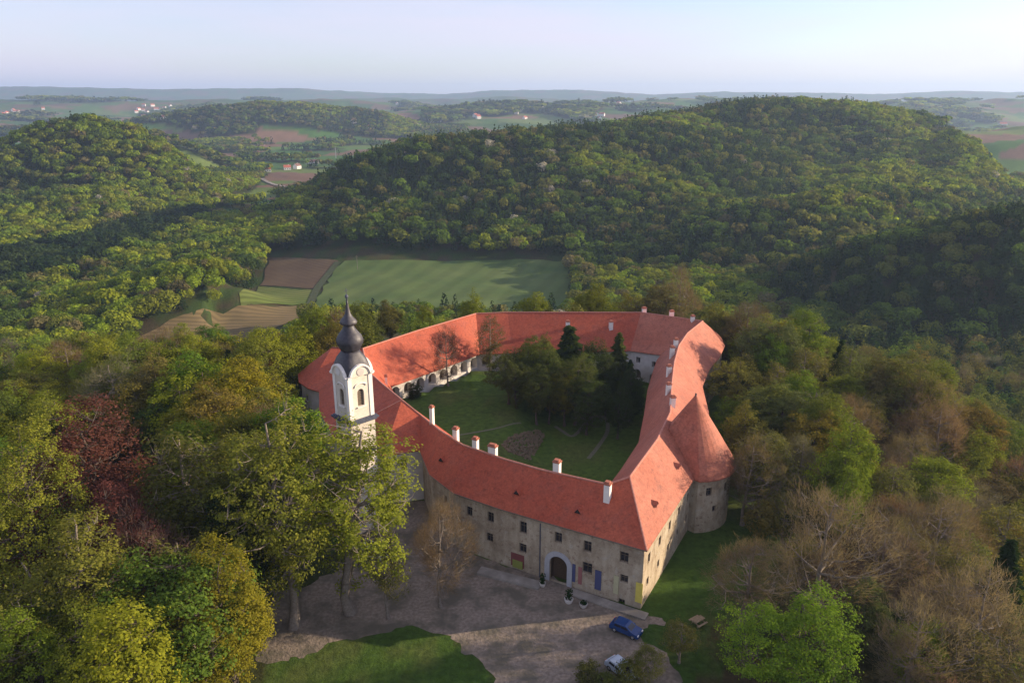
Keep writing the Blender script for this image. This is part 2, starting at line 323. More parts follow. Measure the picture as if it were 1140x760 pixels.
def terrain(x, y):
    x = np.asarray(x, float); y = np.asarray(y, float)
    acc = np.zeros(np.broadcast(x, y).shape)
    for pl in RIDGES:
        d, par = segdist(x, y, pl); ii = np.arange(len(pl)); h = np.interp(par, ii, [p[2] for p in pl]); w = np.interp(par, ii, [p[3] for p in pl])
        acc = acc + (np.maximum(h, 0) * np.exp(-(d / w) ** 2 * 1.1)) ** 8
    hills = acc ** 0.125
    r = np.hypot(x, y)
    rough = (fbm(x / 120, y / 120, 3) - 0.47) * 22 * sstep(12, 50, hills) + (fbm(x / 620, y / 420, 9) - 0.44) * 85 * sstep(1900, 3400, r) * (1 - sstep(6500, 8000, r))
    farr = sstep(4500, 9000, r) * (20 + 40 * fbm(x / 2600, y / 1800, 21)) + sstep(1600, 4000, r) * 18
    z = -60 + hills + rough + farr
    # castle hill: plateau with sloping flanks
    core = [(-30, 60), (-18, 100), (-15, 140), (5, 150), (25, 130), (15, 100), (10, 60), (0, 30)]
    d, _ = segdist(x, y, core); d = np.where(pip(core, x, y), 0, d)
    east = sstep(-10, 60, x - 0.1 * (y - 100)); west = 1 - sstep(-60, 0, x)
    flat = 44 - 17 * sstep(0, 18, x) * (1 - sstep(118, 150, y)) + 14 * west * (1 - sstep(100, 160, y)) - 8 * sstep(150, 200, y) * (1 - west)
    slope = np.clip((d - flat), 0, None)
    wdt = 112 - 35 * east + 30 * west
    hill = 1 - sstep(0, 1, slope / (wdt * 1.55))
    ch = -60 + 60 * hill + (fbm(x / 40, y / 40, 5) - 0.47) * 7 * sstep(4, 40, slope)
    z = np.maximum(z, ch) + 0.0
    # courtyard: raised lawn in the north west half
    ins = pip([(p[0], p[1]) for p in inn_ex], x, y)
    up = 3.0 * (1 - sstep(-3, 6, x - (y - 120) * 0.14)) * sstep(108, 118, y)
    z = np.where(ins, up, z)
    return z
inn_ex = offset_ring(inn_poly, -1.5) if False else inn_poly
def pix_ground(px, py, t0=40, t1=9000):
    d = ray(px, py); ts = np.geomspace(t0, t1, 900)
    X = d[0] * ts; Y = d[1] * ts; Z = CAMH + d[2] * ts; g = terrain(X, Y); k = np.nonzero(Z < g)[0]
    if len(k) == 0: return None
    i = max(k[0], 1); lo, hi = ts[i - 1], ts[i]
    for _ in range(18):
        m = (lo + hi) / 2
        if CAMH + d[2] * m < float(terrain(np.array([d[0] * m]), np.array([d[1] * m]))[0]): hi = m
        else: lo = m
    return (float(d[0] * hi), float(d[1] * hi), float(CAMH + d[2] * hi))
def gz(x, y): return float(terrain(np.array([x]), np.array([y]))[0])
# ---------------------------------------------------------------- ground sheet
FIELD_PX = {
    'meadow': [(384, 291), (470, 290), (560, 290), (632, 292), (636, 318), (640, 350), (560, 360), (340, 352), (352, 335), (372, 300)],
    'ploughed_field': [(300, 287), (330, 287), (376, 291), (366, 303), (352, 322), (318, 320), (290, 318)],
    'green_field': [(289, 319), (318, 322), (350, 323), (340, 338), (266, 338)],
    'stubble_field': [(264, 339), (342, 340), (334, 356), (230, 392), (120, 392), (190, 356)],
}
FIELDS = {k: [pix_ground(*p) for p in v] for k, v in FIELD_PX.items()}
OPENV = [pix_ground(*p) for p in [(294, 283), (632, 289), (642, 352), (340, 362), (240, 400), (90, 412), (165, 364), (250, 336), (288, 316)]]
SHADEV = [pix_ground(*p) for p in [(-30, 345), (60, 322), (150, 285), (235, 250), (262, 236), (200, 243), (130, 256), (60, 282), (-30, 300)]]  # valley band whose cast shade is put into the tree colours
forecourt_px = [(400, 590), (440, 560), (492, 560), (525, 618), (610, 640), (740, 690), (700, 704), (745, 725), (775, 820), (560, 820), (540, 742), (505, 704), (455, 694), (400, 712), (345, 722), (318, 742), (280, 735), (300, 660), (372, 640)]
FORE0 = [P(*p, 0)[:2] for p in forecourt_px]
def ragged(poly, step, amp):
    res = []
    for i in range(len(poly)):
        a, b = Vector(poly[i][:2]), Vector(poly[(i + 1) % len(poly)][:2]); k = max(1, int((b - a).length / step))
        for j in range(k):
            q = a.lerp(b, j / k); res.append((q.x + amp * (float(fbm(q.x / 2.5, q.y / 2.5, 3)) - .47) * 2, q.y + amp * (float(fbm(q.x / 2.5, q.y / 2.5, 8)) - .47) * 2))
    return res
FORE = ragged(FORE0, 0.7, 2.0)
def far_patch(x, y):
    """patchwork of far farmland: a voronoi of parcels"""
    cs = 120.0; gx, gy = np.floor(x / cs), np.floor(y / cs); best = np.full(x.shape, 1e9); idv = np.zeros(x.shape)
    for i in (-1, 0, 1):
        for j in (-1, 0, 1):
            cx, cy = gx + i, gy + j; px = (cx + _h(cx, cy, 1)) * cs; py = (cy + _h(cx, cy, 2)) * cs
            d = np.abs(x - px) * 0.8 + np.abs(y - py) * 1.3; k = d < best; best = np.where(k, d, best); idv = np.where(k, _h(cx, cy, 7), idv)
    return idv
def woodness(x, y):
    """>0.5 where a wood stands (far country)"""
    z = terrain(x, y); r = np.hypot(x, y)
    n = fbm(x / 260, y / 260, 31, 3) + 0.35 * sstep(-40, 20, z) * (r < 2600)
    w = np.where(r < 1360, 1.0, (n > 0.56 - 0.06 * ((x > 500) & (r < 2200)) ) * 1.0)
    # open valley with the village
    val = pip([(-330, 760), (-215, 760), (-235, 1000), (-190, 1250), (-100, 1500), (0, 1800), (-250, 2150), (-700, 2150), (-640, 1700), (-420, 1300), (-350, 1000)], x, y)
    w = np.where(val, (fbm(x / 90, y / 60, 35, 3) > 0.60) * 1.0, w)
    # green pasture beyond the right crest
    pas = pip([(640, 1050), (900, 1000), (1300, 1500), (1300, 1900), (760, 1900), (640, 1400)], x, y)
    w = np.where(pas, 0.0, w)
    hill2 = pip([(-760, 2130), (-150, 2200), (-150, 2600), (-760, 2600)], x, y); w = np.where(hill2, 1.0, w)
    return w
def build_ground():
    nr, nt_ = 440, 520
    th = np.radians(np.linspace(-54, 54, nt_)); r = np.geomspace(110, 17000, nr)
    TH, RR = np.meshgrid(th, r); X = RR * np.sin(TH); Y = RR * np.cos(TH) - 120
    Z = terrain(X, Y)
    V = np.stack([X.ravel(), Y.ravel(), Z.ravel()], 1)
    i = np.arange(nr - 1)[:, None] * nt_ + np.arange(nt_ - 1)[None, :]; i = i.ravel()
    F = np.stack([i, i + 1, i + nt_ + 1, i + nt_], 1)
    x, y = V[:, 0], V[:, 1]; rr = np.hypot(x, y)
    n = fbm(x / 9, y / 9, 50); n2 = fbm(x / 60, y / 60, 51)
    ln = fbm(x / 5, y / 5, 58); litter = np.array([0.055, 0.045, 0.022]); moss = np.array([0.035, 0.06, 0.014])
    k = np.clip((n - 0.35) * 4, 0, 1)[:, None]; col = litter * (1 - k) + moss * k
    lawn = np.array([0.042, 0.085, 0.014]); lawn2 = np.array([0.08, 0.125, 0.024])
    lk = np.clip((n2 - 0.3) * 2.5, 0, 1)[:, None]; lc = lawn * (1 - lk) + lawn2 * lk; wk = np.clip((ln - 0.5) * 5, 0, 0.6)[:, None]; lc = lc * (1 - wk) + np.array([0.085, 0.10, 0.03]) * wk
    dcast, _ = segdist(x, y, [(p[0], p[1]) for p in out_poly], True)
    green = (dcast < 13) | pip([(p[0], p[1]) for p in out_poly], x, y) | pip([P(*q, 0)[:2] for q in [(300, 700), (470, 670), (560, 770), (560, 900), (280, 900)]], x, y)
    col = np.where(green[:, None], lc, col)
    # far country
    pid = far_patch(x, y); pal = np.array([[0.055, 0.13, 0.02], [0.085, 0.17, 0.03], [0.12, 0.17, 0.04], [0.19, 0.12, 0.075], [0.16, 0.10, 0.065], [0.07, 0.14, 0.025], [0.10, 0.15, 0.035], [0.05, 0.105, 0.02]])
    pc = pal[(pid * 7.99).astype(int)] * (0.8 + 0.4 * n[:, None])
    col = np.where((rr > 620)[:, None] & (woodness(x, y) < 0.5)[:, None], pc, col)
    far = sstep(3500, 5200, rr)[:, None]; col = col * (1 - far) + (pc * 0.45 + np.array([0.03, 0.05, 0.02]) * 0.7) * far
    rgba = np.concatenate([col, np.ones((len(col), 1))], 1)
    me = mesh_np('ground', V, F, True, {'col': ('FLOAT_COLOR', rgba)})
    m, nt, out = newmat('ground'); co = geo(nt)
    c = N(nt, 'ShaderNodeAttribute', attribute_name='col').outputs['Color']
    n1 = noise(nt, 0.9, 6, co, 0.7)
    c = mix(nt, c, ramp(nt, n1, [(0.3, (0.62, 0.62, 0.62)), (0.7, (1.35, 1.3, 1.2))]), 1.0, 'MULTIPLY')
    principled(nt, out, c, 0.95, 0, n1, 0.8, 0.35, 0.1)
    o = link('ground', me, m); tag(o, kind='structure')
build_ground()
def sheet(name, poly, mat, step=6.0, lift=0.25, flat=None):
    """a polygon draped on the terrain"""
    pts = [Vector((p[0], p[1])) for p in poly]; n = len(pts); dense = []
    for i in range(n):
        a, b = pts[i], pts[(i + 1) % n]; k = max(1, int((b - a).length / step))
        dense += [a.lerp(b, j / k) for j in range(k)]
    xs = [p.x for p in dense]; ys = [p.y for p in dense]
    gx, gy = np.meshgrid(np.arange(min(xs), max(xs), step), np.arange(min(ys), max(ys), step))
    gx = gx.ravel() + 0.37; gy = gy.ravel() + 0.21
    pl = [(p.x, p.y) for p in dense]; ins = pip(pl, gx, gy); dd, _ = segdist(gx, gy, pl, True); ins &= dd > step * 0.35
    allp = dense + [Vector((a, b)) for a, b in zip(gx[ins], gy[ins])]; m = len(dense)
    r = delaunay_2d_cdt(allp, [(i, (i + 1) % m) for i in range(m)], [], 1, 1e-5)
    V = np.array([(v.x, v.y) for v in r[0]]); F = np.array([list(f)[:3] for f in r[2] if len(f) == 3])
    z = terrain(V[:, 0], V[:, 1]) + lift if flat is None else np.full(len(V), flat)
    me = mesh_np(name, np.column_stack([V, z]), F, True); o = link(name, me, mat); tag(o, kind='structure'); return o
def m_field(name, a, b, ang, scale, amt):
    m, nt, out = newmat(name); co = geo(nt)
    mp = N(nt, 'ShaderNodeMapping'); mp.inputs['Rotation'].default_value = (0, 0, ang); nt.links.new(co, mp.inputs[0])
    w = N(nt, 'ShaderNodeTexWave'); w.inputs['Scale'].default_value = scale; w.inputs['Distortion'].default_value = 2.5; w.inputs['Detail'].default_value = 3
    w.inputs['Detail Scale'].default_value = 0.4
    nt.links.new(mp.outputs[0], w.inputs[0]); n1 = noise(nt, 0.03, 5, co, 0.6)
    c = ramp(nt, n1, [(0.35, a), (0.65, b)]); k = 1 - amt
    c = mix(nt, c, ramp(nt, w.outputs[1], [(0.2, (k, k, k)), (0.8, (1.1, 1.1, 1.1))]), 1.0, 'MULTIPLY')
    principled(nt, out, c, 0.95, 0, n1, 0.2, 0.5, 0.1); return m
fm = {'meadow': m_field('meadow', (0.065, 0.105, 0.028), (0.10, 0.135, 0.04), 0.3, 0.02, 0.06),
      'ploughed_field': m_field('ploughed', (0.085, 0.058, 0.034), (0.12, 0.085, 0.048), 1.2, 0.08, 0.25),
      'green_field': m_field('green_field', (0.085, 0.12, 0.025), (0.13, 0.15, 0.04), 0.9, 0.06, 0.3),
      'stubble_field': m_field('stubble', (0.13, 0.10, 0.045), (0.17, 0.125, 0.06), 1.35, 0.075, 0.2)}
for k, v in FIELDS.items(): sheet(k, ragged(v, 9.0, 4.0), fm[k], 7.0, 0.35)
sheet('forecourt', FORE, M['gravel'], 0.9, 0, 0.012)
def ribbon(name, pts, w, mat, lift=0.05):
    pl = [Vector(p[:2]) for p in pts]; dn = []
    for i in range(len(pl) - 1):
        for j in range(6): 
            t = j / 6; p0 = pl[max(i - 1, 0)]; p1 = pl[i]; p2 = pl[i + 1]; p3 = pl[min(i + 2, len(pl) - 1)]
            dn.append(0.5 * ((2 * p1) + (-p0 + p2) * t + (2 * p0 - 5 * p1 + 4 * p2 - p3) * t * t + (-p0 + 3 * p1 - 3 * p2 + p3) * t ** 3))
    dn.append(pl[-1]); vs = []; 
    for i, p in enumerate(dn):
        d = (dn[min(i + 1, len(dn) - 1)] - dn[max(i - 1, 0)]).normalized(); nn = Vector((-d.y, d.x)) * w / 2
        for q in (p + nn, p - nn): vs.append((q.x, q.y, gz(q.x, q.y) + lift))
    fs = [(2 * i, 2 * i + 1, 2 * i + 3, 2 * i + 2) for i in range(len(dn) - 1)]
    me = bpy.data.meshes.new(name); me.from_pydata(vs, [], fs); me.update(); o = link(name, me, mat); tag(o, kind='structure'); return o
ribbon('courtyard_path', [P(*p, 0.1) for p in [(618, 474), (627, 480), (637, 485), (647, 477), (654, 467), (665, 462), (675, 467), (676, 480), (667, 495), (655, 510)]], 0.8, M['path'], 0.06)
ribbon('lawn_path', [P(*p, 3) for p in [(500, 486), (525, 482), (556, 476), (580, 468)]], 0.5, M['path'], 0.06)
ribbon('farm_track', [pix_ground(*p) for p in [(376, 292), (366, 305), (353, 322), (345, 340), (340, 350)]], 5, m_noisy('track_weeds', (0.03, 0.045, 0.015), (0.05, 0.06, 0.02), 0.3, 0.95), 0.6)
ribbon('valley_road', [pix_ground(*p) for p in [(274, 186), (275, 193), (284, 197), (294, 201), (305, 206), (322, 209)]], 6, M['stone'], 1.2)

# ---------------------------------------------------------------- walls with openings
def wall_panel(mb, a, b, z0, z1a, z1b, ops, depth=0.35, sink=None):
    """vertical wall from a to b (outside on the right of a->b); ops = [(u, w, z, h, arch)] ; opening reveals and a dark back"""
    a = Vector(a[:2]); b = Vector(b[:2]); L = (b - a).length; d = (b - a) / L; nrm = Vector((d.y, -d.x))
    def pt(u, z, k=0.0): q = a + d * u - nrm * k; return (q.x, q.y, z)
    top = lambda u: z1a + (z1b - z1a) * u / L
    us = sorted({0.0, L} | {x for o in ops for x in (o[0] - o[1] / 2, o[0] + o[1] / 2)})
    us = [u for u in us if -1e-6 <= u <= L + 1e-6]
    for i in range(len(us) - 1):
        u0, u1 = us[i], us[i + 1]
        if u1 - u0 < 1e-4: continue
        here = sorted([o for o in ops if o[0] - o[1] / 2 <= u0 + 1e-5 and o[0] + o[1] / 2 >= u1 - 1e-5], key=lambda o: o[2])
        zc = z0
        for o in here:
            if o[2] > zc + 1e-4: mb.add([pt(u0, zc), pt(u1, zc), pt(u1, o[2]), pt(u0, o[2])], [(0, 1, 2, 3)])
            zc = o[2] + o[3]
        mb.add([pt(u0, zc), pt(u1, zc), pt(u1, top(u1)), pt(u0, top(u0))], [(0, 1, 2, 3)])
    for (u, w, z, h, arch) in ops:
        l, r = u - w / 2, u + w / 2
        if arch:
            n = 8; rise = min(w / 2, h * 0.6); zs = z + h - rise
            arc = [(u - w / 2 * math.cos(math.pi * t / n), zs + rise * math.sin(math.pi * t / n)) for t in range(n + 1)]
            for t in range(n):
                (x0, y0), (x1, y1) = arc[t], arc[t + 1]
                mb.add([pt(x0, y0), pt(x1, y1), pt(x1, z + h), pt(x0, z + h)], [(0, 1, 2, 3)])
                mb.add([pt(x0, y0), pt(x1, y1), pt(x1, y1, depth), pt(x0, y0, depth)], [(3, 2, 1, 0)])
            mb.add([pt(l, z), pt(l, zs), pt(l, zs, depth), pt(l, z, depth)], [(0, 1, 2, 3)]); mb.add([pt(r, z), pt(r, zs), pt(r, zs, depth), pt(r, z, depth)], [(3, 2, 1, 0)])
        else:
            mb.add([pt(l, z), pt(l, z + h), pt(l, z + h, depth), pt(l, z, depth)], [(0, 1, 2, 3)]); mb.add([pt(r, z), pt(r, z + h), pt(r, z + h, depth), pt(r, z, depth)], [(3, 2, 1, 0)])
            mb.add([pt(l, z + h), pt(r, z + h), pt(r, z + h, depth), pt(l, z + h, depth)], [(0, 1, 2, 3)])
        mb.add([pt(l, z), pt(r, z), pt(r, z, depth), pt(l, z, depth)], [(3, 2, 1, 0)])
    return a, d, nrm
def place_window(parent, a, d, nrm, u, w, z, h, arch, depth, kind='window', sub=True):
    """frame with glazing bars set in the opening, the pane is its child"""
    rz = math.atan2(d.y, d.x); q = a + d * u - nrm * (depth - 0.08); t = 0.09
    fr = MB()
    if arch:
        n = 8; rise = min(w / 2, h * 0.6); zs = z + h - rise
        pts = [(-w / 2, z), (-w / 2, zs)] + [(-w / 2 * math.cos(math.pi * k / n), zs + rise * math.sin(math.pi * k / n)) for k in range(1, n)] + [(w / 2, zs), (w / 2, z)]
        for k in range(len(pts)):
            p0, p1 = pts[k], pts[(k + 1) % len(pts)]
            fr.tube((q.x + d.x * p0[0], q.y + d.y * p0[0], p0[1]), (q.x + d.x * p1[0], q.y + d.y * p1[0], p1[1]), t / 2, t / 2, 4)
    else:
        for s in (-1, 1): fr.box((q.x + d.x * s * (w / 2 - t / 2), q.y + d.y * s * (w / 2 - t / 2), z + h / 2), (t, 0.08, h), rz)
        for s in (0, 1): fr.box((q.x, q.y, z + t / 2 + s * (h - t)), (w - 2 * t, 0.08, t), rz)
    fr.box((q.x, q.y, z + h / 2), (0.06, 0.06, h - 2 * t), rz); fr.box((q.x, q.y, z + h * 0.62), (w - 2 * t, 0.055, 0.06), rz)
    f = fr.build(kind, M['frame'], parent)
    pn = MB(); g = q - nrm * 0.05
    if arch:
        vs = [(g.x + d.x * p[0], g.y + d.y * p[0], p[1]) for p in pts]; pn.add(vs, [tuple(range(len(vs) - 1, -1, -1))])
        vs2 = [(v[0] - nrm.x * 0.03, v[1] - nrm.y * 0.03, v[2]) for v in vs]; pn.add(vs2, [tuple(range(len(vs)))])
    else: pn.box((g.x, g.y, z + h / 2), (w - 0.01, 0.03, h - 0.01), rz)
    pn.build('pane', M['glass'], f)
    return f
def hit_wall(px, py, a, b):
    d = ray(px, py); ax, ay = a[0], a[1]; dx, dy = b[0] - a[0], b[1] - a[1]; L = math.hypot(dx, dy)
    # camera at origin: t*d = a + s*(dx,dy)
    det = d[0] * (-dy) + dx * d[1]; t = (ax * (-dy) + dx * ay) / det; s = (d[0] * ay - d[1] * ax) / det
    return s * L, CAMH + d[2] * t
castle = empty('castle', (0, 130, 0)); castle_loc = Vector((0, 130, 0))
tag(castle, 'sprawling pale plastered castle with red tiled wings closed round a wooded courtyard', 'castle')
def adopt(o, parent=castle):
    """children keep their world place"""
    o.parent = parent; o.matrix_parent_inverse = Matrix.Translation(-castle_loc) if parent is castle else Matrix.Identity(4); return o
wall_out = offset_ring([(p[0], p[1], p[2]) for p in out_poly], 0.45)
# orientation test: OUT runs clockwise seen from above?
area = sum(out_poly[i][0] * out_poly[(i + 1) % len(out_poly)][1] - out_poly[(i + 1) % len(out_poly)][0] * out_poly[i][1] for i in range(len(out_poly)))
sgn = -1 if area > 0 else 1
wall_out = offset_ring(out_poly, 0.5 * sgn); wall_inn = offset_ring(inn_poly, -0.5 * sgn)
# keep the wall inside the eave: choose the sign that shrinks the ring
def ring_area(r): return abs(sum(r[i][0] * r[(i + 1) % len(r)][1] - r[(i + 1) % len(r)][0] * r[i][1] for i in range(len(r))))
if ring_area(wall_out) > ring_area(out_poly): wall_out = offset_ring(out_poly, -0.5 * sgn)
if ring_area(wall_inn) < ring_area(inn_poly): wall_inn = offset_ring(inn_poly, 0.5 * sgn)
ccw = area > 0
windows = []
nO = len(wall_out)
def outer_seg(i):
    a, b = wall_out[i], wall_out[(i + 1) % nO]
    # outside must be on the right of a->b: counter-clockwise ring has outside on its right
    return (a, b) if ccw else (b, a)
# front facade openings seen in the photograph (pixel of centre, width, height, arched)
FRONT = [(496, 556, 0.9, 1.5), (522.5, 569, 1.1, 1.6), (546, 575.5, 1.15, 1.7), (582.4, 587, 1.15, 1.9), (621.5, 598, 1.1, 1.6), (654, 608, 1.15, 1.7), (694.8, 620, 1.2, 1.6),
         (545, 598, 1.2, 1.5), (582, 610, 1.2, 1.5), (653.7, 632, 1.4, 1.7), (694.8, 644, 1.1, 1.2), (692, 669, 0.9, 0.8)]
segops = {i: [] for i in range(nO)}
for (px, py, w, h) in FRONT:
    for i in range(0, 6):
        a, b = outer_seg(i); u, z = hit_wall(px, py, a, b); L = math.dist(a[:2], b[:2])
        if w / 2 + 0.1 < u < L - w / 2 - 0.1 and 0 < z < 9: segops[i].append([u, w, z - h / 2, h, False]); break
# the gate
gate = None
for i in range(0, 6):
    a, b = outer_seg(i); u, z = hit_wall(621.5, 640, a, b); L = math.dist(a[:2], b[:2])
    if 0 < u < L: gate = (i, u); break
gate_i, gate_u = gate
La = math.dist(outer_seg(gate_i)[0][:2], outer_seg(gate_i)[1][:2]); gate_u = min(max(gate_u, 1.7), La - 1.7)
segops[gate_i].append([gate_u, 2.7, 0.02, 4.3, True])
# the other outer walls: evenly set windows in two storeys
for i in range(nO):
    if i in range(0, 6): continue
    a, b = outer_seg(i); L = math.dist(a[:2], b[:2]); n = int(L // 4.2)
    for k in range(n):
        u = L * (k + 0.5) / n
        segops[i].append([u, 1.0, 5.9, 1.5, False])
        if i % 2 == 0 or i in (30, 26, 25): segops[i].append([u, 0.9, 2.4, 1.2, False])
cs_names = []
def wing_of(i):
    return 0 if i < 6 else (1 if i < 17 else (2 if i < 22 else 3))
wmb = [MB() for _ in range(4)]
for i in range(nO):
    a, b = outer_seg(i); A, D, Nn = wall_panel(wmb[wing_of(i)], a, b, -4.0 if i > 5 and i < 30 else -0.5, a[2] + 0.18, b[2] + 0.18, [tuple(o) for o in segops[i]], 0.4)
    for o in segops[i]:
        if o[4]: continue
        windows.append((A, D, Nn, o[0], o[1], o[2], o[3], False, 0.4))
# courtyard walls
nI = len(wall_inn)
imb = [MB() for _ in range(4)]
def iw(i): return 0 if i < 5 or i == nI - 1 and False else (1 if i < 11 else (2 if i < 14 else 3))
arches = []
for i in range(nI):
    a, b = wall_inn[i], wall_inn[(i + 1) % nI]
    a, b = (b, a) if ccw else (a, b)
    L = math.dist(a[:2], b[:2]); base = 3.0 if 8 <= i <= 12 else (1.5 if 5 <= i < 8 else 0.0); ops = []
    if 8 <= i <= 12:
        n = max(1, int(L // 3.2))
        ops = [[L * (k + 0.5) / n, 2.3, base + 0.05, 2.75, True] for k in range(n)]
        dep = 1.6
    elif i in (13, 14):
        n = max(1, int(L // 3.4)); ops = [[L * (k + 0.5) / n, 2.0, 0.05, 2.6, True] for k in range(n)] + [[L * (k + 0.5) / n, 1.2, 4.2, 1.5, False] for k in range(n)]; dep = 1.2
    else:
        n = int(L // 3.8); ops = [[L * (k + 0.5) / n, 1.1, base + 1.2, 1.5, False] for k in range(n)] + [[L * (k + 0.5) / n, 1.1, 6.2, 1.3, False] for k in range(n) if base < 1]; dep = 0.4
    zt = lambda q: q[2] + 0.25
    A, D, Nn = wall_panel(imb[iw(i)], a, b, -1.0, zt(a), zt(b), [tuple(o) for o in ops], dep)
    for o in ops:
        if o[4]: arches.append((A, D, Nn, o[0], o[1], o[2], o[3], dep))
        else: windows.append((A, D, Nn, o[0], o[1], o[2], o[3], False, dep))
for k in range(4):
    adopt(wmb[k].build('wall', M['limewash'] if k == 1 else M['plaster'])); w = adopt(imb[k].build('courtyard_wall', M['limewash'] if k != 0 else M['plaster']))
    w['label'] = 'courtyard side wall of a wing'
wc = 0
for wdw in windows:
    A, D, Nn, u, w, z, h, arch, dep = wdw
    wc += 1
    f = place_window(None, A, D, Nn, u, w, z, h, arch, dep); adopt(f)
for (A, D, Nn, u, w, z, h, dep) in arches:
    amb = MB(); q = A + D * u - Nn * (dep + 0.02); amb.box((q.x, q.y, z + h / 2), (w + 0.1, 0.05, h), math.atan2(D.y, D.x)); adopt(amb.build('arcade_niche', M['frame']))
# gate surround and leaves
a, b = outer_seg(gate_i); A = Vector(a[:2]); D = (Vector(b[:2]) - A).normalized(); Nn = Vector((D.y, -D.x)); rzf = math.atan2(D.y, D.x)
gs = MB(); w = 2.7; n = 14; zs = 0.02 + 4.3 - w / 2
prev = None
def gp(x, z, k): q = A + D * (gate_u + x) + Nn * k; return (q.x, q.y, z)
ins_ = [(-w / 2, 0)] + [(-w / 2 * math.cos(math.pi * t / n), zs + w / 2 * math.sin(math.pi * t / n)) for t in range(n + 1)] + [(w / 2, 0)]
ow = w / 2 + 0.75
outs = [(-ow, 0)] + [(-ow * math.cos(math.pi * t / n), zs + ow * math.sin(math.pi * t / n)) for t in range(n + 1)] + [(ow, 0)]
for t in range(len(ins_) - 1):
    i0, i1, o0, o1 = ins_[t], ins_[t + 1], outs[t], outs[t + 1]
    gs.add([gp(*i0, 0.14), gp(*i1, 0.14), gp(*o1, 0.14), gp(*o0, 0.14), gp(*i0, 0.003), gp(*i1, 0.003), gp(*o1, 0.003), gp(*o0, 0.003)],
           [(3, 2, 1, 0), (0, 1, 5, 4), (2, 3, 7, 6)])
adopt(gs.build('gate_surround', m_noisy('gate_stone', (0.33, 0.34, 0.36), (0.43, 0.43, 0.44), 1.5, 0.9, 0.3)))
gd = MB(); q = A + D * gate_u - Nn * 1.2; gd.box((q.x, q.y, 2.2), (3.4, 0.1, 4.4), rzf)
for s in (-1, 1): q = A + D * (gate_u + s * 1.42) - Nn * 0.8; gd.box((q.x, q.y, 2.2), (0.1, 0.75, 4.4), rzf)
adopt(gd.build('gate_passage', M['door']))
# roofs
def roof_faces(mb, A, Bp, flip):
    """strip between eave stations A[] and ridge stations Bp[] (world coords)"""
    for i in range(len(A) - 1):
        e0, e1, r0, r1 = A[i], A[i + 1], Bp[i], Bp[i + 1]
        if Vector(r0) == Vector(r1): fs = [(e0, e1, r0)]
        else:
            # split along the diagonal that leaves the flatter pair
            fs = [(e0, e1, r1), (e0, r1, r0)]
        for f in fs:
            f = list(f)
            nn = (Vector(f[1]) - Vector(f[0])).cross(Vector(f[2]) - Vector(f[0]))
            if nn.length < 1e-6: continue
            if nn.z < 0: f = f[::-1]
            mb.add(f, [(0, 1, 2)])
def eave_edge(mb, A, inward):
    """fascia and soffit strip under the eave"""
    for i in range(len(A) - 1):
        e0, e1 = A[i], A[i + 1]; w0, w1 = inward[i], inward[i + 1]
        l0 = (e0[0], e0[1], e0[2] - 0.16); l1 = (e1[0], e1[1], e1[2] - 0.16)
        mb.add([e0, e1, l1, l0], [(0, 1, 2, 3)])
        mb.add([l0, l1, (w1[0], w1[1], l1[2] + .05), (w0[0], w0[1], l0[2] + .05)], [(0, 1, 2, 3)])
RM = [MB() for _ in range(4)]
oe = [o[0] for o in OUT]; orr = [o[1] for o in OUT]
for i in range(nO):
    j = (i + 1) % nO; w = wing_of(i)
    if i == 0:   # front slope meets the hip of the east wing
        f = [oe[0], oe[1], orr[1], orr[0]]; RM[0].add(f, [(0, 1, 2), (0, 2, 3)]) if not ccw else RM[0].add(f[::-1], [(0, 1, 2, 3)])
    else: roof_faces(RM[w], [oe[i], oe[j]], [orr[i], orr[j]], False)
    eave_edge(RM[w], [oe[i], oe[j]], [wall_out[i], wall_out[j]])
for i in range(nI):
    j = (i + 1) % nI; e0, e1 = INN[i][0], INN[j][0]
    r0 = INN[i][1]; r1 = INN[j][1]
    if i == 0: r0 = INN[0][2]
    roof_faces(RM[iw(i)], [e0, e1], [r0, r1], False)
    eave_edge(RM[iw(i)], [e0, e1], [wall_inn[i], wall_inn[j]])
RM[3].add([INN[0][0], INN[0][2], INN[0][1]], [(0, 1, 2)])
def ridge_caps(mb, pts, r=0.16):
    for p, q in zip(pts, pts[1:]):
        if (Vector(p) - Vector(q)).length > 0.2: mb.tube(Vector(p) + Vector((0, 0, 0.02)), Vector(q) + Vector((0, 0, 0.02)), r, r, 6)
roofs = []
for k in range(4):
    o = adopt(RM[k].build('roof', M['roof'] if k < 3 else M['roof_old'])); roofs.append(o)
rl = [[orr[0]] + orr[1:7], orr[6:18], orr[17:23], orr[22:] + [orr[0]]]
for k in range(4):
    c = MB(); ridge_caps(c, rl[k])
    if k == 0: ridge_caps(c, [oe[0], orr[0]])
    if k == 1: ridge_caps(c, [oe[8], orr[8]], 0.1)
    o = c.build('ridge_tiles', M['ridge']); o.parent = roofs[k]
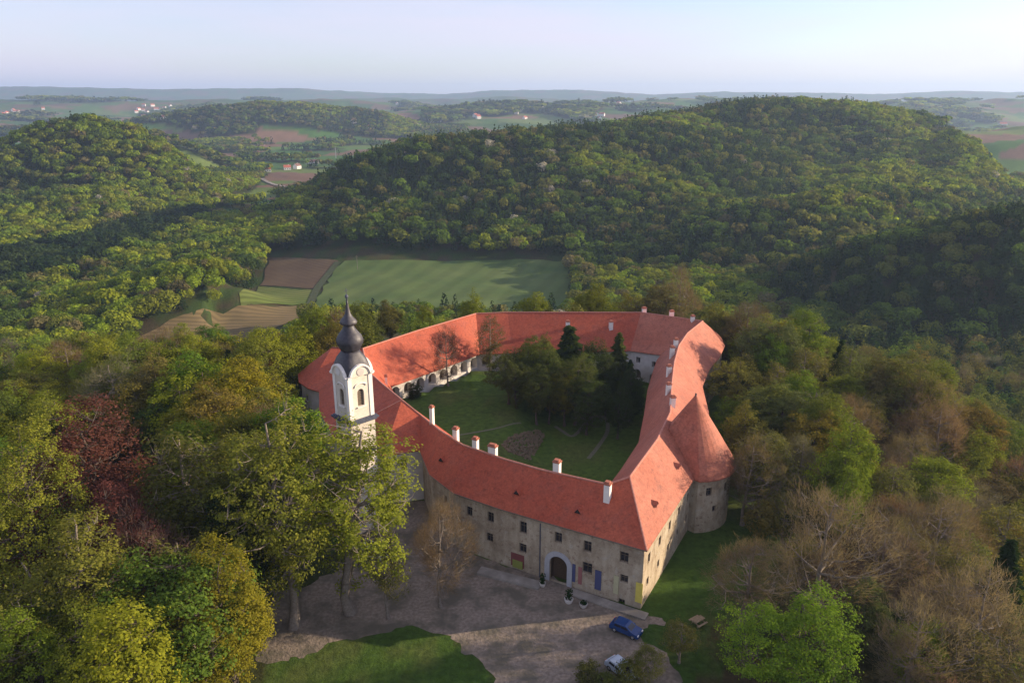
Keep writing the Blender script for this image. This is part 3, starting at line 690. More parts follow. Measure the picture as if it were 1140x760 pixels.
# slope heights for things on the roofs
def roof_z(x, y):
    best = -1e9
    for mb in RM:
        for f in mb.f:
            if len(f) != 3 and len(f) != 4: continue
            vs = [mb.v[i] for i in f]
            if not pip(vs, np.array([x]), np.array([y]))[0]: continue
            nn = (Vector(vs[1]) - Vector(vs[0])).cross(Vector(vs[2]) - Vector(vs[0]))
            if abs(nn.z) < 1e-4: continue
            z = vs[0][2] - (nn.x * (x - vs[0][0]) + nn.y * (y - vs[0][1])) / nn.z
            best = max(best, z)
    return best
def on_roof(px, py):
    lo = None
    d = ray(px, py)
    for t in np.linspace(60, 240, 2400):
        x, y, z = d[0] * t, d[1] * t, CAMH + d[2] * t
        if z > 16.5: continue
        if z < 6: break
        rz_ = roof_z(x, y)
        if rz_ > z: return (x, y, rz_)
    return None
def chimney(px, py, w=0.75, h=1.7, dp=0.65, rz=0.5, z=None, k=0):
    p = on_roof(px, py) if z is None else P(px, py, z)
    if p is None: p = P(px, py, 14)
    c = MB(); x, y, z0 = p
    c.box((x, y, z0 + (h - 1.6) / 2), (w, dp, h + 1.6), rz)
    o = c.build('chimney', M['trim'], None); o.parent = roofs[k]
    c2 = MB(); c2.box((x, y, z0 + h + 0.10), (w + 0.18, dp + 0.18, 0.2), rz); c2.box((x, y, z0 + h + 0.32), (w * 0.8, dp * 0.8, 0.24), rz)
    o2 = c2.build('chimney_cap', M['brick'], None); o2.parent = roofs[k]
rf = math.atan2(-7.0, 13)
for (px, py, w, h, dp, k) in [(481, 467, 0.6, 2.2, 0.6, 0), (507.6, 487, 0.8, 1.5, 0.7, 0), (529.5, 500, 0.8, 1.7, 0.7, 0), (548.7, 506, 1.3, 1.4, 0.7, 0), (620, 526, 0.95, 1.7, 0.8, 0), (676, 556, 0.85, 2.4, 0.8, 0)]:
    chimney(px, py, w, h, dp, rf, None, k)
for (px, py, w, h, k) in [(748.5, 452, 0.8, 1.6, 3), (744, 437, 0.8, 1.6, 3), (744.5, 417, 0.8, 1.7, 3), (748, 397, 0.8, 2.0, 3), (752, 388, 0.8, 2.0, 3),
                          (632, 366, 0.9, 1.8, 2), (680, 366, 0.9, 1.7, 2), (717, 348, 1.0, 1.1, 2), (747.5, 352.5, 1.0, 1.3, 2), (771, 357, 0.8, 1.0, 2), (430, 427, 0.5, 1.6, 1)]:
    chimney(px, py, w, h, 0.7, 0.2, None, k)
def dormer(px, py, k, out_dir):
    p = on_roof(px, py)
    if p is None: return
    x, y, z = p; ex = Vector((-out_dir[1], out_dir[0], 0)); ey = Vector((out_dir[0], out_dir[1], 0)); c = Vector((x, y, z))
    m = MB(); f0 = [c + ex * -0.55 + ey * 0.35, c + ex * 0.55 + ey * 0.35, c + ey * 0.35 + Vector((0, 0, 0.75))]
    bk = [v - ey * 1.1 for v in (c + ex * -0.55 + Vector((0, 0, .35)), c + ex * 0.55 + Vector((0, 0, .35)), c + Vector((0, 0, 0.78)))]
    m.add(f0 + bk, [(0, 2, 5, 3), (2, 1, 4, 5)])
    o = m.build('dormer', M['roof'] if k < 3 else M['roof_old']); o.parent = roofs[k]
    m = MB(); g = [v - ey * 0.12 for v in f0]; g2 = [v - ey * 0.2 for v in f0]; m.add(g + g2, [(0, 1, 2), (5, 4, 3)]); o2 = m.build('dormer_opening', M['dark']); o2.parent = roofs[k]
fn = (-0.486, -0.874); en = (0.876, -0.482)
for q in [(492, 513), (576, 550), (644, 571)]: dormer(q[0], q[1], 0, fn)
for q in [(754.5, 520.5), (729.5, 562.5)]: dormer(q[0], q[1], 3, en)
# round corner tower
rt_c = (28.8, 107.3)
angs = [math.radians(t) for t in list(range(-92, 95, 11)) + [120, 150, 180]]
rw = MB(); n = len(angs)
def wall_ring(r, z): return [(rt_c[0] + r * math.cos(t), rt_c[1] + r * math.sin(t), z) for t in angs]
ww = wall_ring(6.45, 9.7)
for i in range(n):
    a_, b_ = ww[i], ww[(i + 1) % n]; u, z = hit_wall(779.5, 543, a_, b_); u2, z2 = hit_wall(784.5, 563.5, a_, b_); L = math.dist(a_[:2], b_[:2]); ops = []
    mid = math.degrees(angs[i]) + 5
    if 1 <= i < n - 4 and i % 3 == 1: ops = [(L / 2, 0.95, 6.4, 1.45, False)]
    if 1 <= i < n - 4 and i % 3 == 2: ops = [(L / 2, 0.8, 3.4, 1.1, False)]
    A_, D_, N_ = wall_panel(rw, a_, b_, -5.0, 9.7, 9.7, ops, 0.4)
    for o in ops: adopt(place_window(None, A_, D_, N_, o[0], o[1], o[2], o[3], False, 0.4))
t = adopt(rw.build('corner_tower_wall', M['plaster']))
cone = MB(); prof = [(7.1, 9.45), (6.75, 10.3), (3.4, 15.6), (0.0, 20.8)]
for k in range(len(prof) - 1):
    r0, z0 = prof[k]; r1, z1 = prof[k + 1]; A0 = wall_ring(r0, z0); A1 = wall_ring(max(r1, 0.02), z1)
    for i in range(n):
        j = (i + 1) % n; cone.add([A0[i], A0[j], A1[j], A1[i]], [(0, 1, 2, 3)])
lo_, hi_ = wall_ring(7.15, 9.3), wall_ring(7.15, 9.45); wr = wall_ring(6.4, 9.36)
for i in range(n):
    j = (i + 1) % n; cone.add([lo_[i], lo_[j], hi_[j], hi_[i]], [(0, 1, 2, 3)]); cone.add([lo_[j], lo_[i], wr[i], wr[j]], [(0, 1, 2, 3)])
cr = adopt(cone.build('corner_tower_roof', M['roof_old']))
fin = MB(); fin.lathe([(0.16, 20.5), (0.14, 20.8), (0.16, 20.95), (0.05, 21.05)], 8, None, rt_c); f = fin.build('finial', M['slate']); f.parent = cr
# pavement slabs along the facade and things fixed on it
def along(u, k, seg):
    a, b = outer_seg(seg); A = Vector(a[:2]); D = (Vector(b[:2]) - A).normalized(); Nn = Vector((D.y, -D.x)); q = A + D * u + Nn * k; return q, D, Nn
def front_strip(pa, pb, wdt, h):
    pa = Vector(P(*pa, 0)[:2]); pb = Vector(P(*pb, 0)[:2]); d = (pb - pa).normalized(); nn = Vector((d.y, -d.x))
    if nn.y > 0: nn = -nn
    c = (pa + pb) / 2 + nn * (wdt / 2); m = MB(); m.box((c.x, c.y, h / 2), ((pb - pa).length, wdt, h), math.atan2(d.y, d.x)); return m
o = front_strip((536, 632), (604, 649), 1.7, 0.32).build('pavement', M['stone']); tag(o, kind='structure')
o = front_strip((637, 655), (722, 683), 1.5, 0.16).build('pavement', M['stone']); tag(o, kind='structure')
def banner(px, py, w, h, mat, name='banner', t=0.05, z_off=0.0):
    for i in range(0, 6):
        a, b = outer_seg(i); u, z = hit_wall(px, py, a, b); L = math.dist(a[:2], b[:2])
        if 0 < u < L:
            q, D, Nn = along(u, 0.05 + t / 2, i); m = MB(); rz = math.atan2(D.y, D.x); m.box((q.x, q.y, z), (w, t, h), rz)
            if name == 'banner':
                for s in (-1, 1): q2 = q + Nn * 0.03; m.tube((q2.x - D.x * w / 2, q2.y - D.y * w / 2, z + s * h / 2), (q2.x + D.x * w / 2, q2.y + D.y * w / 2, z + s * h / 2), 0.035, 0.035, 6)
            o = adopt(m.build(name, M[mat])); return o, q, z, D, Nn
banner(711.5, 659, 0.95, 3.0, 'yellow')[0]['label'] = 'bright yellow banner at the right corner of the facade'
banner(686, 650, 0.7, 2.8, 'cream')[0]['label'] = 'pale cream banner beside the small lower windows'
banner(666, 645, 0.9, 3.0, 'bannerblue')[0]['label'] = 'dark blue banner right of the gate'
banner(639, 637, 0.45, 2.8, 'bannerblue')[0]['label'] = 'narrow blue banner beside the gate surround'
banner(646, 640, 0.55, 2.7, 'bannerred')[0]['label'] = 'faded reddish banner next to the narrow blue one'
banner(576.5, 623, 2.1, 2.1, 'maroon', 'notice_board', 0.10)
bo, q, z, D, Nn = banner(577, 627, 1.6, 1.2, 'olive', 'poster', 0.24)
o, *_ = banner(601.5, 613, 0.12, 9.0, 'band', 'drainpipe', 0.12)
gut = MB()
for i in range(0, 6):
    a_, b_ = oe[i], oe[i + 1]; gut.tube((a_[0], a_[1], a_[2] - 0.08), (b_[0], b_[1], b_[2] - 0.08), 0.09, 0.09, 6)
adopt(gut.build('gutter', M['frame']))

# ---------------------------------------------------------------- bell tower
TW = empty('bell_tower', (-23.9, 103.4, 0), R(-46 + 90))
tag(TW, 'tall white baroque bell tower with dark onion dome and spire rising beside the castle roofs', 'bell tower')
hw = 2.12
sides = [((-hw, -hw), (hw, -hw)), ((hw, -hw), (hw, hw)), ((hw, hw), (-hw, hw)), ((-hw, hw), (-hw, -hw))]
m = MB()
for s, (a, b) in enumerate(sides): wall_panel(m, a, b, -1, 18.5, 18.5, [(hw, 0.8, 12.6, 1.7, True)], 0.3)
m.build('shaft', M['white'], TW)
m = MB(); m.box((0, 0, 18.66), (2 * hw + 0.5, 2 * hw + 0.5, 0.3)); m.box((0, 0, 18.95), (2 * hw + 0.95, 2 * hw + 0.95, 0.28)); m.box((0, 0, 19.17), (2 * hw + 0.55, 2 * hw + 0.55, 0.16))
m.build('cornice', M['band'], TW)
hb = 2.0; m = MB()
sides2 = [((-hb, -hb), (hb, -hb)), ((hb, -hb), (hb, hb)), ((hb, hb), (-hb, hb)), ((-hb, hb), (-hb, -hb))]
for a, b in sides2: wall_panel(m, a, b, 19.25, 26.2, 26.2, [(hb, 1.15, 21.2, 2.7, True)], 0.35)
bel = m.build('belfry', M['white'], TW)
m = MB()
for sx in (-1, 1):
    for sy in (-1, 1): m.box((sx * (hb - 0.22), sy * (hb - 0.22), 22.6), (0.66, 0.66, 6.7))
m.build('pilasters', M['trim'], bel)
for s in range(4):
    ang = s * math.pi / 2; c_, s_ = math.cos(ang), math.sin(ang)
    def T(x, y, z): return (x * c_ - y * s_, x * s_ + y * c_, z)
    m = MB(); nn = 12; arc = [(-1.6 * math.cos(math.pi * t / nn), 26.05 + 1.55 * math.sin(math.pi * t / nn)) for t in range(nn + 1)]
    yo, yi = -hb - 0.3, -hb + 0.75
    pts = [T(x, yo, z) for x, z in arc]; m.add(pts, [tuple(range(len(pts) - 1, -1, -1))]); pb = [T(x, -hb + 0.02, z) for x, z in arc]
    m.add([pts[0], pts[-1], pb[-1], pb[0]], [(0, 1, 2, 3)])
    m.build('gable', M['white'], bel)
    m = MB()
    for t in range(nn):
        (x0, z0), (x1, z1) = arc[t], arc[t + 1]
        ax = lambda x, z, k: (x * k, (z - 26.05) * k + 26.05)
        o0, o1 = ax(x0, z0, 1.16), ax(x1, z1, 1.16)
        m.add([T(x0, yo - .2, z0), T(x1, yo - .2, z1), T(o1[0], yo - .2, o1[1]), T(o0[0], yo - .2, o0[1]), T(o0[0], yi, o0[1]), T(o1[0], yi, o1[1]), T(x0, yo, z0), T(x1, yo, z1)], [(3, 2, 1, 0), (3, 4, 5, 2), (0, 1, 7, 6)])
    for sx in (-1, 1): m.box(T(sx * 1.9, yo + 0.05, 26.12), (0.62 if s % 2 == 0 else 0.5, 0.5 if s % 2 == 0 else 0.62, 0.26))
    m.build('moulding', M['trim'], bel); m = MB()
    h2 = [(-1.0 * math.cos(math.pi * t / 8), 24.0 + 0.55 * math.sin(math.pi * t / 8)) for t in range(9)]
    for t in range(8): m.tube(T(h2[t][0], -hb - 0.1, h2[t][1] + .3), T(h2[t + 1][0], -hb - 0.1, h2[t + 1][1] + .3), 0.1, 0.1, 5)
    m.build('hood', M['trim'], bel); m = MB(); dd = (1.5, 0.3) if s % 2 == 0 else (0.3, 1.5); m.box(T(0, -hb - 0.1, 21.1), (*dd, 0.16))
    m.build('sill', M['trim'], bel)
    m = MB(); m.tube(T(0, yo + 0.02, 26.72), T(0, yo - 0.08, 26.72), 0.6, 0.6, 20); m.build('clock_face', M['limewash'], bel)
    m = MB()
    for k in range(9):
        m.box(T(0, -hb + 0.28, 21.35 + k * 0.27), ((1.1, 0.05) if s % 2 == 0 else (0.05, 1.1)) + (0.2,))
    m.box(T(0, -hb + 0.34, 22.5), ((1.12, 0.03) if s % 2 == 0 else (0.03, 1.12)) + (2.7,)); m.build('louvre', M['frame'], bel)
prof = [(1.95, 26.15), (2.15, 26.3), (2.16, 26.9), (2.08, 27.6), (1.8, 28.5), (1.38, 29.2), (1.2, 29.6)]
m = MB(); m.lathe(prof, 32, [9, 9, 7, 5, 4, 3, 3]); dm = m.build('lower_dome', M['slate'], TW, True)
prof = [(1.3, 29.55), (1.42, 29.7), (1.6, 30.1), (1.88, 30.65), (1.94, 31.1), (1.75, 31.65), (1.35, 32.2), (0.98, 32.7), (0.78, 33.15), (0.7, 33.4)]
m = MB(); m.lathe(prof, 32, [2.25] * 10); m.build('onion_dome', M['slate'], TW, True)
prof = [(0.72, 33.38), (1.12, 33.55), (1.2, 33.85), (1.0, 34.2), (0.65, 34.6), (0.4, 35.1), (0.26, 35.8), (0.16, 36.6), (0.1, 37.3)]
m = MB(); m.lathe(prof, 24, [2.5] * 9); sp = m.build('spire', M['slate'], TW, True)
m = MB(); m.lathe([(0.05, 37.3), (0.2, 37.45), (0.27, 37.65), (0.2, 37.85), (0.05, 38.0)], 12); m.tube((0, 0, 37.9), (0, 0, 38.9), 0.045, 0.045, 6); m.box((0, 0, 38.55), (0.5, 0.07, 0.07)); m.build('finial_cross', M['band'], sp)

# ---------------------------------------------------------------- rubble in the courtyard
rng = random.Random(5); m = MB()
rp = [P(*q, z)[:2] for q, z in (((558, 500), 2), ((572, 482), 3), ((600, 470), 2.5), ((608, 480), 1), ((590, 515), 0.5), ((565, 512), 1))]
xs = [p[0] for p in rp]; ys = [p[1] for p in rp]; cnt = 0
while cnt < 620:
    x = rng.uniform(min(xs), max(xs)); y = rng.uniform(min(ys), max(ys))
    if not pip(rp, np.array([x]), np.array([y]))[0]: continue
    cnt += 1; s = rng.uniform(0.12, 0.62) ** 1.0; z = gz(x, y)
    ax = [Vector((rng.gauss(0, 1), rng.gauss(0, 1), rng.gauss(0, 1))).normalized()]; ax.append(ax[0].orthogonal().normalized()); ax.append(ax[0].cross(ax[1]))
    m.box((x, y, z + s * 0.12), (s, s * rng.uniform(.5, .9), s * rng.uniform(.3, .7)), 0, ax)
o = m.build('rubble', M['rubble']); tag(o, 'heap of broken brown masonry on the slope in the middle of the courtyard', 'rubble', None, 'stuff')

# ---------------------------------------------------------------- vehicles
def make_car(name, paint, label, loc, rz, van=False):
    c = empty(name, loc, rz); tag(c, label, 'car'); L, W = 4.05, 1.72
    prof = [(-2.02, 0.32), (-2.05, 0.62), (-1.98, 0.92), (-1.72, 1.0), (-1.42, 1.36), (-1.2, 1.45), (0.15, 1.47), (0.45, 1.38), (1.05, 0.98), (1.75, 0.86), (1.98, 0.68), (2.03, 0.34)]
    if van: prof = [(-2.02, 0.32), (-2.04, 0.9), (-2.0, 1.5), (-1.85, 1.75), (-1.2, 1.8), (0.35, 1.78), (0.75, 1.6), (1.2, 1.08), (1.8, 0.92), (2.0, 0.7), (2.03, 0.34)]
    bm = bmesh.new(); rows = []
    for y, k in ((-W / 2, 0.0), (-W / 2 + 0.04, 1), (W / 2 - 0.04, 1), (W / 2, 0.0)):
        rows.append([bm.verts.new((x * (1 if k else 0.985), y * (1 - 0.16 * max(0, z - 0.85)), z - (0 if k else 0.03) if z > 0.5 else z)) for x, z in prof])
    for a_, b_ in zip(rows, rows[1:]):
        for i in range(len(prof)):
            j = (i + 1) % len(prof); bm.faces.new((a_[i], a_[j], b_[j], b_[i]))
    bm.faces.new(rows[0][::-1]); bm.faces.new(rows[-1]); bmesh.ops.recalc_face_normals(bm, faces=bm.faces)
    # wheel arches are suggested by dark discs behind the wheels
    me = bpy.data.meshes.new('body'); bm.to_mesh(me); bm.free(); body = link('body', me, paint, c)
    md = body.modifiers.new('bevel', 'BEVEL'); md.width = 0.05; md.segments = 2; md.limit_method = 'ANGLE'
    roofz = 1.78 if van else 1.46
    def pane(pts, nm='window'):
        g = MB(); vs = [Vector(p) for p in pts]; nrm = (vs[1] - vs[0]).cross(vs[2] - vs[0]).normalized()
        g.add([v + nrm * 0.012 for v in vs] + [v - nrm * 0.02 for v in vs], [(0, 1, 2, 3), (7, 6, 5, 4), (0, 3, 7, 4), (1, 0, 4, 5), (2, 1, 5, 6), (3, 2, 6, 7)]); g.build(nm, M['glass'], c)
    def yy(z): return (W / 2) * (1 - 0.16 * max(0, z - 0.85)) + 0.006
    zt = roofz - 0.16; zb = 1.0
    for s in (-1, 1):
        for x0, x1, xt0, xt1 in ((-1.35, -0.42, -1.2, -0.42), (-0.34, 0.8, -0.34, 0.3)):
            pts = [(x0, s * yy(zb), zb), (x1, s * yy(zb), zb), (xt1, s * yy(zt), zt), (xt0, s * yy(zt), zt)]
            pane(pts if s < 0 else pts[::-1], 'side_window')
    k = 0.62
    if van:
        pane([(1.17, -k, 1.14), (1.17, k, 1.14), (0.79, k * .92, 1.58), (0.79, -k * .92, 1.58)], 'windscreen'); pane([(-2.035, k, 1.0), (-2.035, -k, 1.0), (-2.01, -k, 1.48), (-2.01, k, 1.48)], 'rear_window')
    else:
        pane([(1.0, -k, 1.025), (1.0, k, 1.025), (0.48, k * .9, 1.375), (0.48, -k * .9, 1.375)], 'windscreen'); pane([(-1.70, k, 1.035), (-1.70, -k, 1.035), (-1.44, -k * .92, 1.35), (-1.44, k * .92, 1.35)], 'rear_window')
    for sx in (-1.25, 1.28):
        for s in (-1, 1):
            g = MB(); g.tube((sx, s * (W / 2 - 0.18), 0.31), (sx, s * (W / 2 + 0.012), 0.31), 0.31, 0.31, 18); w_ = g.build('wheel', M['rubber'], c)
            g = MB(); g.tube((sx, s * (W / 2 + 0.01), 0.31), (sx, s * (W / 2 + 0.03), 0.31), 0.19, 0.17, 12); g.build('rim', M['steel'], w_)
    for s in (-1, 1):
        g = MB(); g.box((1.96, s * 0.62, 0.68), (0.12, 0.34, 0.14)); g.build('headlight', M['lamp'], c)
        g = MB(); g.box((-2.0, s * 0.68, 0.84), (0.1, 0.2, 0.2)); g.build('tail_light', M['brick'], c)
        g = MB(); g.box((0.72, s * (W / 2 + 0.07), 1.02), (0.14, 0.16, 0.12)); g.build('wing_mirror', paint, c)
    return c
p0, p1 = P(683, 691, 0.7), P(711, 703, 0.7)
make_car('parked_car', M['blue_paint'], 'blue hatchback parked on the gravel at the right corner of the facade', ((p0[0] + p1[0]) / 2, (p0[1] + p1[1]) / 2 - .2, 0.015), math.atan2(p1[1] - p0[1], p1[0] - p0[0]))
g = P(417, 612, 1.0); make_car('parked_car', M['white_paint'], 'white van like car parked under the tall tree left of the forecourt', (g[0], g[1], 0.015), R(-35), True)
g = P(692, 745, 0.5); make_car('parked_car', M['silver_paint'], 'pale blue car half hidden by bushes at the bottom of the forecourt', (g[0], g[1], 0.015), R(-52))
# planters by the gate, bench on the lawn
def tub(px, py, r, label, plant=True):
    g = P(px, py, 0); t = empty('planter', (g[0], g[1], 0.015)); tag(t, label, 'planter', 'tubs beside the castle gate')
    m = MB(); m.lathe([(r * 0.75, 0), (r * 0.9, 0.2), (r, 0.5), (r * 1.08, 0.56), (r * 0.9, 0.56), (r * 0.85, 0.45)], 16); m.build('tub', M['limewash'], t)
    m = MB(); rr = random.Random(int(px))
    for k in range(160):
        a_ = rr.uniform(0, 6.28); q = Vector((math.cos(a_), math.sin(a_), 0)) * rr.uniform(0, r * 0.85) + Vector((0, 0, rr.uniform(0.45, 0.45 + (1.6 if plant else 0.35))))
        ax = Vector((rr.gauss(0, 1), rr.gauss(0, 1), rr.gauss(0, 1))).normalized(); bx = ax.orthogonal().normalized(); s = 0.14
        m.add([q - ax * s, q + bx * s * .6, q + ax * s, q - bx * s * .6], [(0, 1, 2, 3)])
    o = m.build('plant', M['leaf'], t); o.color = (0.035, 0.075, 0.02, 1)
tub(633, 670, 0.6, 'pale stone tub with a tall dark shrub right of the castle gate'); tub(649.5, 675, 0.55, 'pale stone tub with low plants farther right of the gate', False)
tub(604, 652, 0.45, 'small tub with a dark shrub at the left foot of the gate arch')
g = P(777, 694, 0); bt = empty('picnic_table', (g[0], g[1], gz(g[0], g[1])), 0.6); tag(bt, 'small weathered wooden picnic table on the lawn right of the castle corner', 'picnic table')
m = MB(); [m.box((0, -0.33 + k * 0.165, 0.75), (1.7, 0.15, 0.05)) for k in range(5)]; m.build('table_top', M['wood'], bt)
for s in (-1, 1):
    m = MB(); m.box((0, s * 0.78, 0.45), (1.7, 0.26, 0.05)); m.build('seat', M['wood'], bt)
    m = MB(); m.box((s * 0.6, 0, 0.40), (0.07, 1.6, 0.1)); m.tube((s * 0.6, -0.55, 0), (s * 0.6, -0.15, 0.74), 0.05, 0.05, 4); m.tube((s * 0.6, 0.55, 0), (s * 0.6, 0.15, 0.74), 0.05, 0.05, 4); m.build('leg', M['wood'], bt)
# poles in the valley
def pole(px, py, h, name, label, mast=False):
    g = pix_ground(px, py)
    if g is None: return
    t = empty(name, (g[0], g[1], g[2] - 0.5)); tag(t, label, name.replace('_', ' '))
    m = MB()
    if mast:
        for a_ in range(3): m.tube((1.2 * math.cos(a_ * 2.09), 1.2 * math.sin(a_ * 2.09), 0), (0.15 * math.cos(a_ * 2.09), 0.15 * math.sin(a_ * 2.09), h), 0.25, 0.15, 5)
        m.build('lattice', M['steel'], t); m = MB(); m.box((0, 0, h * 0.8), (1.6, 1.6, 1.2)); m.build('antenna', M['steel'], t)
    else:
        m.tube((0, 0, 0), (0, 0, h), 0.2, 0.14, 7); m.build('pole', M['bark_pale'], t); m = MB(); m.box((0, 0, h - 0.6), (2.2, 0.14, 0.14)); [m.tube((x, 0, h - 0.55), (x, 0, h - 0.25), 0.06, 0.06, 5) for x in (-1, 0, 1)]; m.build('crossarm', M['bark_pale'], t)
pole(398, 300, 11, 'utility_pole', 'thin pale utility pole standing in the meadow beyond the castle')
pole(1046, 128, 17, 'radio_mast', 'thin grey mast on the far wooded crest at right', True)
pole(374, 176, 24, 'radio_mast', 'tall pale mast beside the far village', True)
# ---------------------------------------------------------------- far houses
def house(px, py, w, d, h, rz, label, roof='hroof', grp='houses in the far valley', wall='hwall'):
    g = pix_ground(px, py)
    if g is None: return
    t = empty('house', (g[0], g[1], g[2] - 0.3), rz); tag(t, label, 'house', grp)
    m = MB(); m.box((0, 0, h / 2 - 0.5), (w, d, h + 1)); rh = d * 0.42
    m.add([(-w / 2, -d / 2, h), (-w / 2, d / 2, h), (-w / 2, 0, h + rh), (w / 2, -d / 2, h), (w / 2, d / 2, h), (w / 2, 0, h + rh)], [(0, 2, 1), (3, 4, 5)]); m.build('wall', M[wall], t)
    m = MB(); e = 0.5
    for s in (-1, 1):
        m.add([(-w / 2 - e, s * (d / 2 + e), h - 0.35), (w / 2 + e, s * (d / 2 + e), h - 0.35), (w / 2 + e, 0, h + rh + 0.1), (-w / 2 - e, 0, h + rh + 0.1)], [(0, 1, 2, 3) if s < 0 else (3, 2, 1, 0)])
    r = m.build('roof', M[roof], t); m = MB(); m.box((w * 0.2, d * 0.15, h + rh), (0.9, 0.9, 1.8)); m.build('chimney', M['hwall'], r)
    if w < 9: return
    for k in range(3):
        m = MB(); m.box((-w / 3 + k * w / 3, -d / 2 - 0.02, h * 0.45), (1.4, 0.1, 1.6)); m.build('window', M['glass'], t)
HS = [(284, 167, 14, 9, 5, .2, 'low white house at the wood edge, left of two in the far valley', 'hroof2'), (294, 167, 15, 10, 7, .5, 'white house at the wood edge, right of two in the far valley', 'hroof2'),
      (292, 190, 22, 14, 6, .9, 'large orange roofed farmhouse beside the winding valley road', 'hroof'), (298, 191, 12, 9, 5, .3, 'small pale barn against the orange roofed farmhouse', 'hroof'),
      (320, 189, 12, 9, 5, .4, 'white cottage with red roof, left of the pair right of the farmhouse', 'hroof'), (331, 188, 13, 9, 6, 1.2, 'white gabled cottage, right of the pair right of the farmhouse', 'hroof2'),
      (242, 193, 12, 9, 5, .1, 'pale house with pinkish roof at the foot of the left hill', 'hroof'), (347, 182, 26, 10, 4, .1, 'long low brown roofed barn at the edge of the valley', 'hroof2'),
      (414, 143, 22, 12, 7, .1, 'white house on the far farmland above the village', 'hroof'), (394, 137, 16, 12, 7, .9, 'small white house on the far farmland left of the long white one', 'hroof2'),
      (480, 136, 18, 12, 8, .4, 'white far house, left of two on the green ridge', 'hroof'), (489, 136, 18, 12, 8, 1.3, 'white far house, right of two on the green ridge', 'hroof'),
      (1116, 140, 30, 16, 7, .1, 'red roofed farmhouse behind the green pasture at far right', 'hroof')]
for h_ in HS: house(*h_)
rng = random.Random(11)
for k in range(40):
    px = rng.uniform(2, 190) if k < 24 else rng.uniform(400, 700); py = rng.uniform(121, 135) if k < 24 else rng.uniform(116, 134)
    if k < 24 and 50 < px < 140: px = rng.uniform(150, 200); py = rng.uniform(118, 126)
    house(px, py, rng.uniform(14, 24), 12, rng.uniform(6, 9), rng.uniform(0, 3), 'tiny white house of the far village at upper left' if k < 24 else 'tiny white house on the hazy farmland beyond the hill', 'hroof', 'far village houses at left' if k < 24 else 'far houses beyond the hill')

